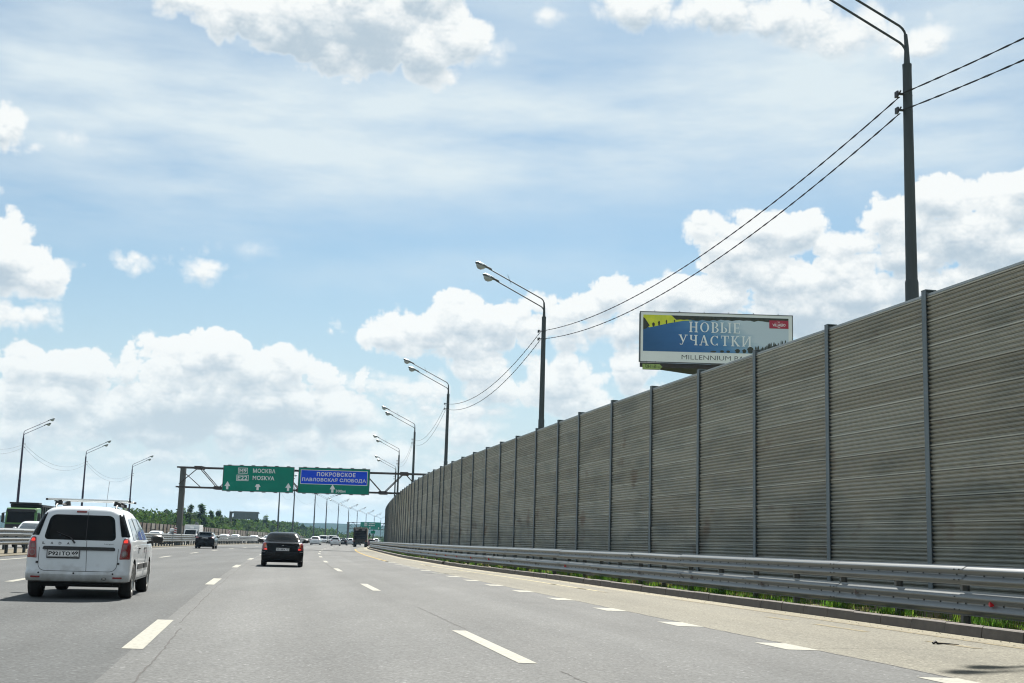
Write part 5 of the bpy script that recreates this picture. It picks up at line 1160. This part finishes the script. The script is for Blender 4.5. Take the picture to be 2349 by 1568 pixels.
# --- green dump truck, oncoming
dt = thing('dump_truck', (-40.9, 111.5, 0), math.pi+.15, 'green oncoming dump truck with dark cab front, at the left edge', 'dump truck')
MB().prismx([(6.0, .95), (7.7, .95), (7.75, 1.6), (7.62, 2.75), (7.4, 2.95), (6.0, 3.0)], -1.22, 1.22).build('cab', M['pg'], dt, bevel=.08)
MB().box(-1.12, 1.12, 7.62, 7.76, 2.60, 2.86).build('sun_visor', M['ink'], dt, bevel=.03)
MB().add([(-1.08, 7.775, 1.75), (1.08, 7.775, 1.75), (1.04, 7.67, 2.62), (-1.04, 7.67, 2.62)], [(0, 3, 2, 1)]).build('windscreen', M['glassd'], dt)
gr = MB().box(-1.15, 1.15, 7.70, 7.80, .95, 1.62)
for k in range(5): gr.box(-.9, .9, 7.80, 7.83, 1.03+k*.12, 1.09+k*.12)
gr.build('grille', M['black'], dt); MB().box(-1.24, 1.24, 7.55, 7.95, .38, .92).build('bumper', M['ink'], dt, bevel=.05)
MB().box(-1.20, 1.20, 1.0, 5.85, 1.25, 3.10).build('tipper_body', M['pgd'], dt, bevel=.04)
rb = MB().box(-1.27, 1.27, .9, 5.95, 3.10, 3.28).box(-1.15, 1.15, 5.7, 6.9, 3.28, 3.42)
for k in range(6):
    for s in (-1, 1): rb.box(s*1.24-.04, s*1.24+.04, 1.1+k*.9, 1.24+k*.9, 1.3, 3.1)
rb.build('body_ribs', M['ink'], dt)
MB().box(-.45, .45, .3, 7.4, .75, 1.2).build('chassis', M['under'], dt)
for s in (-1, 1):
    MB().box(s*1.42-.10, s*1.42+.10, 7.55, 7.70, 1.75, 2.50).box(min(s*1.2, s*1.45), max(s*1.2, s*1.45), 7.6, 7.64, 2.52, 2.56).box(min(s*1.2, s*1.45), max(s*1.2, s*1.45), 7.6, 7.64, 1.7, 1.74).build('mirror', M['ink'], dt, bevel=.01)
    MB().box(s*1.225-.01, s*1.225+.01, 6.4, 7.3, 1.85, 2.6).build('side_window', M['glassd'], dt); MB().box(s*.95-.15, s*.95+.15, 7.94, 7.97, .55, .75).build('headlight', M['clearl'], dt)
    for y in (1.6, 3.0, 6.7): wheel(dt, s*1.02, y, .52, .34, n=20, detail=False)
# --- garbage truck ahead
gt = thing('garbage_truck', (-24.6, 214, 0), .085, 'dark dirty garbage truck with an open rear hopper, far ahead in the right lane', 'garbage truck')
M['grime'] = mat('grimy_brown_steel', (.035, .030, .024), .8, .1, col2=(.085, .07, .05), scale=2.5, thr=(.4, .75)); M['grimel'] = mat('dirty_beige_steel', (.30, .28, .22), .7, col2=(.12, .10, .07), scale=2)
MB().box(-1.12, 1.12, 2.2, 6.9, .95, 3.25).build('compactor_body', M['grime'], gt, bevel=.05)
MB().prismx([(.25, .75), (2.15, .75), (2.15, 3.2), (.9, 3.25), (.10, 2.7), (.0, 1.6)], -1.12, -.98).prismx([(.25, .75), (2.15, .75), (2.15, 3.2), (.9, 3.25), (.10, 2.7), (.0, 1.6)], .98, 1.12).box(-.975, .975, 1.2, 1.3, .8, 3.1).build('tailgate_sides', M['grime'], gt)
MB().box(-.97, .97, .3, 1.19, .80, 1.35).box(-.97, .97, .15, 1.1, 2.82, 3.05).build('hopper', M['grime'], gt, bevel=.03)
hb_ = MB()
for k in range(5): hb_.box(-.9, .9, 1.05, 1.18, 1.45+k*.27, 1.55+k*.27)
hb_.build('hopper_slats', M['under'], gt)
MB().box(-1.14, 1.14, .6, .75, 3.10, 3.30).box(-1.17, -1.13, .4, 2.1, 2.6, 3.2).box(1.13, 1.20, .4, 6.9, .9, 3.1).build('pale_edging', M['grimel'], gt)
MB().box(-.8, -.3, .08, .2, 2.75, 2.95).box(.3, .8, .08, .2, 2.75, 2.95).build('work_light', M['clearl'], gt)
MB().box(-1.1, 1.1, .1, .45, .55, .78).build('rear_bumper', M['ink'], gt)
for s in (-1, 1):
    MB().box(s*.98-.1, s*.98+.1, .05, .1, .9, 1.1).build('tail_light', M['red'], gt)
    for y in (1.5, 6.9): wheel(gt, s*.92, y, .48, .36, n=18, detail=False)
MB().box(-.4, .4, .5, 8.2, .6, .93).build('chassis', M['under'], gt); MB().box(-1.15, 1.15, 7.0, 8.6, .8, 2.75).build('cab', M['grimel'], gt, bevel=.08); MB().box(1.3, 1.5, 8.3, 8.4, 1.7, 2.4).box(1.15, 1.3, 8.33, 8.37, 2.0, 2.05).build('mirror', M['ink'], gt)
# ---------------------------------------------------------------- trees
def leaf_mat(name, a, b):
    m = mat(name, a, .8, 0, 0, col2=b, scale=.9, thr=(.35, .65), spec=.1); nt = m.node_tree; N = nt.nodes; L = nt.links
    b_ = N['Principled BSDF']; t = N.new('ShaderNodeBsdfTranslucent'); L.new(b_.inputs['Base Color'].links[0].from_socket, t.inputs[0])
    x = N.new('ShaderNodeMixShader'); x.inputs[0].default_value = .45; L.new(b_.outputs[0], x.inputs[1]); L.new(t.outputs[0], x.inputs[2]); L.new(x.outputs[0], N['Material Output'].inputs[0]); return m
M['leafd'] = leaf_mat('foliage_dark', (.028, .065, .018), (.05, .10, .025)); M['leafm'] = leaf_mat('foliage_mid', (.035, .075, .016), (.075, .125, .025))
M['leafl'] = leaf_mat('foliage_light', (.07, .12, .018), (.13, .18, .035)); M['bark'] = mat('bark', (.05, .04, .03), .9, var=.3, scale=6, stretch=(1, 1, .3))
def leaves(mb, c, r, n, s, rnd, sq=1.0):
    for _ in range(n):
        d = Vector((rnd.gauss(0, 1), rnd.gauss(0, 1), rnd.gauss(0, 1))).normalized()*r*(rnd.random()**.45); d.z *= sq
        p = Vector(c)+d; u = Vector((rnd.gauss(0, 1), rnd.gauss(0, 1), rnd.gauss(0, 1))).normalized(); v = u.orthogonal().normalized(); q = s*rnd.uniform(.6, 1.3)
        mb.add([p-u*q, p+v*q*.55, p+u*q, p-v*q*.55], [(0, 1, 2, 3)])
def tree(kind, m, seed):
    rnd = random.Random(seed); t = thing(kind)
    tr = MB(); cr = MB(); H = 1.0*8
    top = H*.92 if kind != 'bush' else 2.2; H = H if kind != 'bush' else 2.4; tr.tube([(0, 0, -.2), (.05, 0, H*.35), (-.05, .05, H*.65), (.02, 0, top)], [.16, .11, .07, .02], 7)
    if kind == 'bush':
        for k in range(7):
            a = rnd.uniform(0, 6.28); r = rnd.uniform(.2, 1.6); z = rnd.uniform(.8, 2.5); tr.tube([(0, 0, .2), (math.cos(a)*r, math.sin(a)*r, z)], [.05, .02], 4)
            leaves(cr, (math.cos(a)*r, math.sin(a)*r, z), rnd.uniform(.9, 1.5), 190, .17, rnd, .8)
        top = 3
    elif kind == 'spruce_tree':
        for k in range(17):
            z = H*.10+k*H*.052; r = (1-z/H)*1.75+.12
            for j in range(7):
                a = rnd.uniform(0, 6.28); e = (math.cos(a)*r, math.sin(a)*r, z-.25); tr.tube([(0, 0, z), e], [.03, .01], 3)
                for q in range(3): f = (q+1)/3; leaves(cr, (e[0]*f, e[1]*f, z-.22*f), .22+.12*f, 11, .13, rnd, .6)
    else:
        lean = rnd.uniform(-.2, .2); tall = kind == 'birch_tree'
        for k in range(26 if tall else 22):
            z = rnd.uniform(H*.16, H*1.0); f = z/H; prof = (math.sin(min(1, f*1.15)*math.pi)**.6*1.0+.12) if not tall else (1.02-f)**.75*.95+.10
            r = prof*rnd.uniform(.45, 1.15)*(1.15 if tall else 1.7); a = rnd.uniform(0, 6.28)
            e = (math.cos(a)*r+lean*f, math.sin(a)*r, z); tr.tube([(0, 0, max(.8, z-1.3)), e], [.045, .012], 4)
            leaves(cr, e, rnd.uniform(.5, 1.05)*(1.15-.45*f), 95, .19, rnd, rnd.uniform(.8, 1.3))
        leaves(cr, (lean, 0, H*1.0), .35, 30, .13, rnd, 1.8)
    tr.build('trunk', M['bark'], t); cr.build('crown', m, t)
    return t
protos = [tree('birch_tree', M['leafd'], 1), tree('birch_tree', M['leafm'], 2), tree('poplar_tree', M['leafd'], 3), tree('poplar_tree', M['leafm'], 4), tree('spruce_tree', M['leafd'], 5), tree('bush', M['leafl'], 6), tree('bush', M['leafm'], 7)]
used = [False]*len(protos)
TREES = [(-89.0, 300, 5.3, 1), (-84.5, 290, 5.2, 0), (-82.6, 296, 5.5, 1), (-80.4, 290, 5.6, 0), (-81.0, 304, 7.1, 0), (-78.9, 298, 6.5, 2), (-76.6, 300, 7.7, 0), (-78.6, 309, 6.2, 3), (-74.7, 300, 6.4, 1), (-76.3, 310, 8.5, 0),
 (-73.6, 308, 8.7, 0), (-75.0, 318, 7.2, 3), (-74.0, 320, 7.4, 0), (-73.6, 328, 8.0, 2), (-71.4, 330, 5.9, 3), (-72.2, 340, 5.9, 1), (-71.7, 350, 5.9, 4), (-70.2, 348, 5.6, 3), (-69.6, 358, 6.3, 1), (-67.6, 360, 7.5, 3), (-68.9, 366, 6.2, 2), (-67.6, 372, 6.0, 1),
 (-67.3, 384, 5.1, 3), (-75.1, 450, 6.4, 4), (-74.4, 470, 6.6, 2), (-76.1, 480, 6.6, 0), (-77.9, 486, 6.2, 2), (-76.4, 500, 6.4, 3), (-81.0, 500, 6.0, 2), (-88.2, 320, 5.4, 2), (-92, 310, 5.2, 3), (-86.5, 312, 5.6, 3), (-83.5, 322, 6.2, 2), (-79.0, 330, 6.4, 2), (-77.0, 340, 6.0, 0)]
cnt_ = {}
words = ['dark slender tree', 'mid-green slender tree', 'dark broad tree', 'mid-green broad tree', 'pointed dark spruce', 'light green bush', 'mid-green bush']
def nearest_mark(x):                    # what stands in front, by bearing
    for b, s in ((-.292, 'behind the roof line of the white estate car'), (-.272, 'left of the gantry column'), (-.262, 'directly behind the gantry column'), (-.247, 'just right of the gantry column'), (-.232, 'above the black hatchback'), (-.216, 'left of the grey sign seen from behind'), (-.196, 'behind the grey sign seen from behind'), (-.178, 'right of the grey sign seen from behind'), (-.160, 'above the black saloon'), (9, 'right of the black saloon')):
        if x < b: return s
def put(i, x, y, h, k, group):
    yb = float(np.interp(x/y, [-.36, -.31, -.287, -.270, -.243, -.222, -.200, -.180, -.160, -.145, -.10], [165, 190, 201, 232, 270, 330, 413, 500, 600, 660, 740]))+(46 if k < 5 else 40)
    if y < yb: f_ = yb/y; x *= f_; y *= f_; h = 1.15+(h-1.15)*f_ if k < 5 else max(h, 1.15+2.9*f_**.5)
    base_h = (8.0*1.05 if k < 5 else 3.3); s = h/base_h
    a = random.uniform(0, 6.28); w_ = s*random.uniform(1.25, 1.75)
    pos = nearest_mark(x/y); key = (words[k], pos); cnt_[key] = cnt_.get(key, 0)+1; c = cnt_[key]
    lab = words[k]+' '+pos+('' if c == 1 else ', %s one' % ['', '', 'second', 'third', 'fourth', 'fifth', 'sixth', 'seventh', 'eighth', 'ninth', 'tenth', 'eleventh', 'twelfth', 'thirteenth', 'fourteenth', 'fifteenth', 'sixteenth', 'seventeenth', 'eighteenth', 'nineteenth', 'twentieth'][min(c, 20)])
    if not used[k]: o = protos[k]; used[k] = True; o.location = (x, y, 0); o.rotation_euler.z = a; o['label'] = lab; o['group'] = group
    else: o = dup(protos[k], (x, y, 0), a, lab, group)
    o.scale = (w_, w_, s); o['category'] = 'tree' if k < 5 else 'bush'
for i, (x, y, h, k) in enumerate(TREES): put(i, x-.8, y, h, k, 'trees behind the far noise barrier')
br = random.Random(12)
for i in range(44):
    y = 290+i*9.5; x = bx_(min(y, 640))-6-br.uniform(0, 6) if y < 430 else (-.158+(y-430)*.00021)*y-br.uniform(0, 3)
    if y > 300 and y < 430: x = (-.235+(y-300)*.0006)*y
    put(i, x+br.uniform(-2, 2), y, br.uniform(3.2, 4.6), 5 if br.random() < .55 else 6, 'bushes behind the far noise barrier')
for k, p in enumerate(protos):
    if not used[k]:
        for c in list(p.children): bpy.data.objects.remove(c)
        bpy.data.objects.remove(p)
# a wood further off that reads as one mass
wd = MB(); wr_ = random.Random(5)
for i in range(620):
    y = wr_.uniform(560, 1250); b = -.165+wr_.random()*.16 if y > 700 else -.158+wr_.random()*.05; x = b*y
    z = wr_.uniform(.5, 3.3); leaves(wd, (x, y, z), wr_.uniform(2, 4.2), 16, .8, wr_, .55)
for i in range(2500):
    b = wr_.uniform(-.31, -.135); yb = float(np.interp(b, [-.31, -.287, -.270, -.243, -.222, -.200, -.180, -.160, -.145], [190, 201, 232, 270, 330, 413, 500, 600, 660]))+38
    y = yb+wr_.uniform(0, 90); f_ = y/300
    tall_ = 1.45 if b < -.165 else 1.0
    leaves(wd, (b*y, y, wr_.uniform(.5, (2.7+1.2*f_)*tall_)), wr_.uniform(1.2, 2.2)*f_**.5, 20, .36*f_, wr_, .7)
wd.m = [(0, 2, 0, 2, 0, 0, 1)[(i_*2654435761 >> 7) % 7] if (i_//67) % 3 else 2 for i_ in range(len(wd.f))]
tag(wd.build('distant_wood', [M['leafm'], M['leafl'], M['leafd']]), 'band of green bushes and young trees behind the barriers, in the distance', 'wood', kind='stuff')
# wooded ridge on the horizon
hm = MB(); nr = np.random.default_rng(3); nx, ny = 260, 26
def hn(x, y): return math.sin(x*.0021+1)*.5+math.sin(x*.0053+2.2+y*.001)*.3+math.sin(x*.013+.5)*.12
vs = []
for j in range(ny):
    for i in range(nx):
        x = -3800+7600*i/(nx-1); y = 2400+1300*j/(ny-1); f = math.sin(min(1, j/(ny*.22))*math.pi/2)
        z = -1+(33+3.0*hn(x, y))*f+float(nr.random())*2.6*(f > .05)
        vs.append((x, y+float(nr.random())*20, z))
hm.add(vs, [(j*nx+i, j*nx+i+1, (j+1)*nx+i+1, (j+1)*nx+i) for j in range(ny-1) for i in range(nx-1)])
M['ridge'] = mat('ridge_forest', (.012, .024, .018), .9, col2=(.026, .042, .026), scale=.02, thr=(.35, .65), spec=0)
tag(hm.build('hills', M['ridge']), kind='structure')
# ---------------------------------------------------------------- grass behind the kerb
gs = MB(); gr_ = random.Random(9)
def blade(x, y, z, h, w_, cl):
    a = gr_.uniform(0, 6.28); lx, ly = math.cos(a)*h*gr_.uniform(.1, .6), math.sin(a)*h*gr_.uniform(.1, .6); dx, dy = -math.sin(a)*w_, math.cos(a)*w_
    gs.add([(x-dx, y-dy, z), (x+dx, y+dy, z), (x+lx*.5+dx*.7, y+ly*.5+dy*.7, z+h*.6), (x+lx*.5-dx*.7, y+ly*.5-dy*.7, z+h*.6), (x+lx, y+ly, z+h)], [(0, 1, 2, 3), (3, 2, 4)], cl)
for _ in range(620):
    y0 = 13+gr_.random()**1.5*120; u0 = gr_.choice([gr_.uniform(.28, .50), gr_.uniform(.5, 1.8)]); rad = gr_.uniform(.06, .34); hh = gr_.uniform(.05, .20); dry = gr_.random() < .14; sc = 1 if y0 < 45 else 1.8
    col_ = gr_.choice([0, 0, 1, 2])
    for _k in range(int(rad*(230 if y0 < 45 else 110))):
        a = gr_.uniform(0, 6.28); r = rad*gr_.random()**.6; y = y0+math.sin(a)*r*1.6; x = kerb_x(y)+u0+math.cos(a)*r*.5
        if x < kerb_x(y)+.2: continue
        blade(x, y, .125, hh*gr_.uniform(.5, 1.25), gr_.uniform(.003, .008)*sc, 3 if (dry and gr_.random() < .7) else (col_ if gr_.random() < .7 else gr_.choice([0, 1, 2])))
for _ in range(2500):
    y = 13+gr_.random()**1.4*110; blade(kerb_x(y)+gr_.uniform(.2, 2.2), y, .125, gr_.uniform(.02, .09), .005, gr_.choice([0, 1, 2, 3]))
M['g1'] = leaf_mat('grass_green', (.07, .17, .02), (.10, .24, .03)); M['g2'] = leaf_mat('grass_light', (.16, .28, .03), (.20, .32, .04)); M['g3'] = leaf_mat('grass_dark', (.035, .09, .012), (.05, .12, .02)); M['g4'] = leaf_mat('grass_dry', (.22, .19, .07), (.28, .24, .10))
tag(gs.build('grass', [M['g1'], M['g2'], M['g3'], M['g4']]), 'green grass tufts growing between the kerb and the guardrail posts', 'grass', kind='stuff')
# dust and small stones along the kerb top
du = MB()
for _ in range(600):
    y = 13+gr_.random()**1.6*50; x = kerb_x(y)+gr_.uniform(-.5, .45); z = (.173 if x > kerb_x(y)+.03 else .004); s = gr_.uniform(.004, .012)
    if abs(x-kerb_x(y)-.01) < .03: continue
    du.add([(x-s, y-s, z), (x+s, y-s*.6, z), (x+s*.5, y+s, z), (x, y, z+s)], [(0, 1, 3), (1, 2, 3), (2, 0, 3)])
tag(du.build('gravel', M['verge']), 'scattered small stones and grit along the kerb', 'gravel', kind='stuff')
# ---------------------------------------------------------------- air
HAZE = .00007
hz = MB().box(-4300, 4300, -60, 3900, -1.2, 64).build('haze', mat('haze_air', (1, 1, 1)))
hm_ = bpy.data.materials.new('haze'); hm_.use_nodes = True; nt = hm_.node_tree; nt.nodes.clear()
vo = nt.nodes.new('ShaderNodeVolumePrincipled'); vo.inputs['Color'].default_value = (.42, .70, 1, 1); vo.inputs['Density'].default_value = HAZE; vo.inputs['Anisotropy'].default_value = .3
oo = nt.nodes.new('ShaderNodeOutputMaterial'); nt.links.new(vo.outputs[0], oo.inputs['Volume'])
hz.data.materials.clear(); hz.data.materials.append(hm_); tag(hz, kind='stuff')
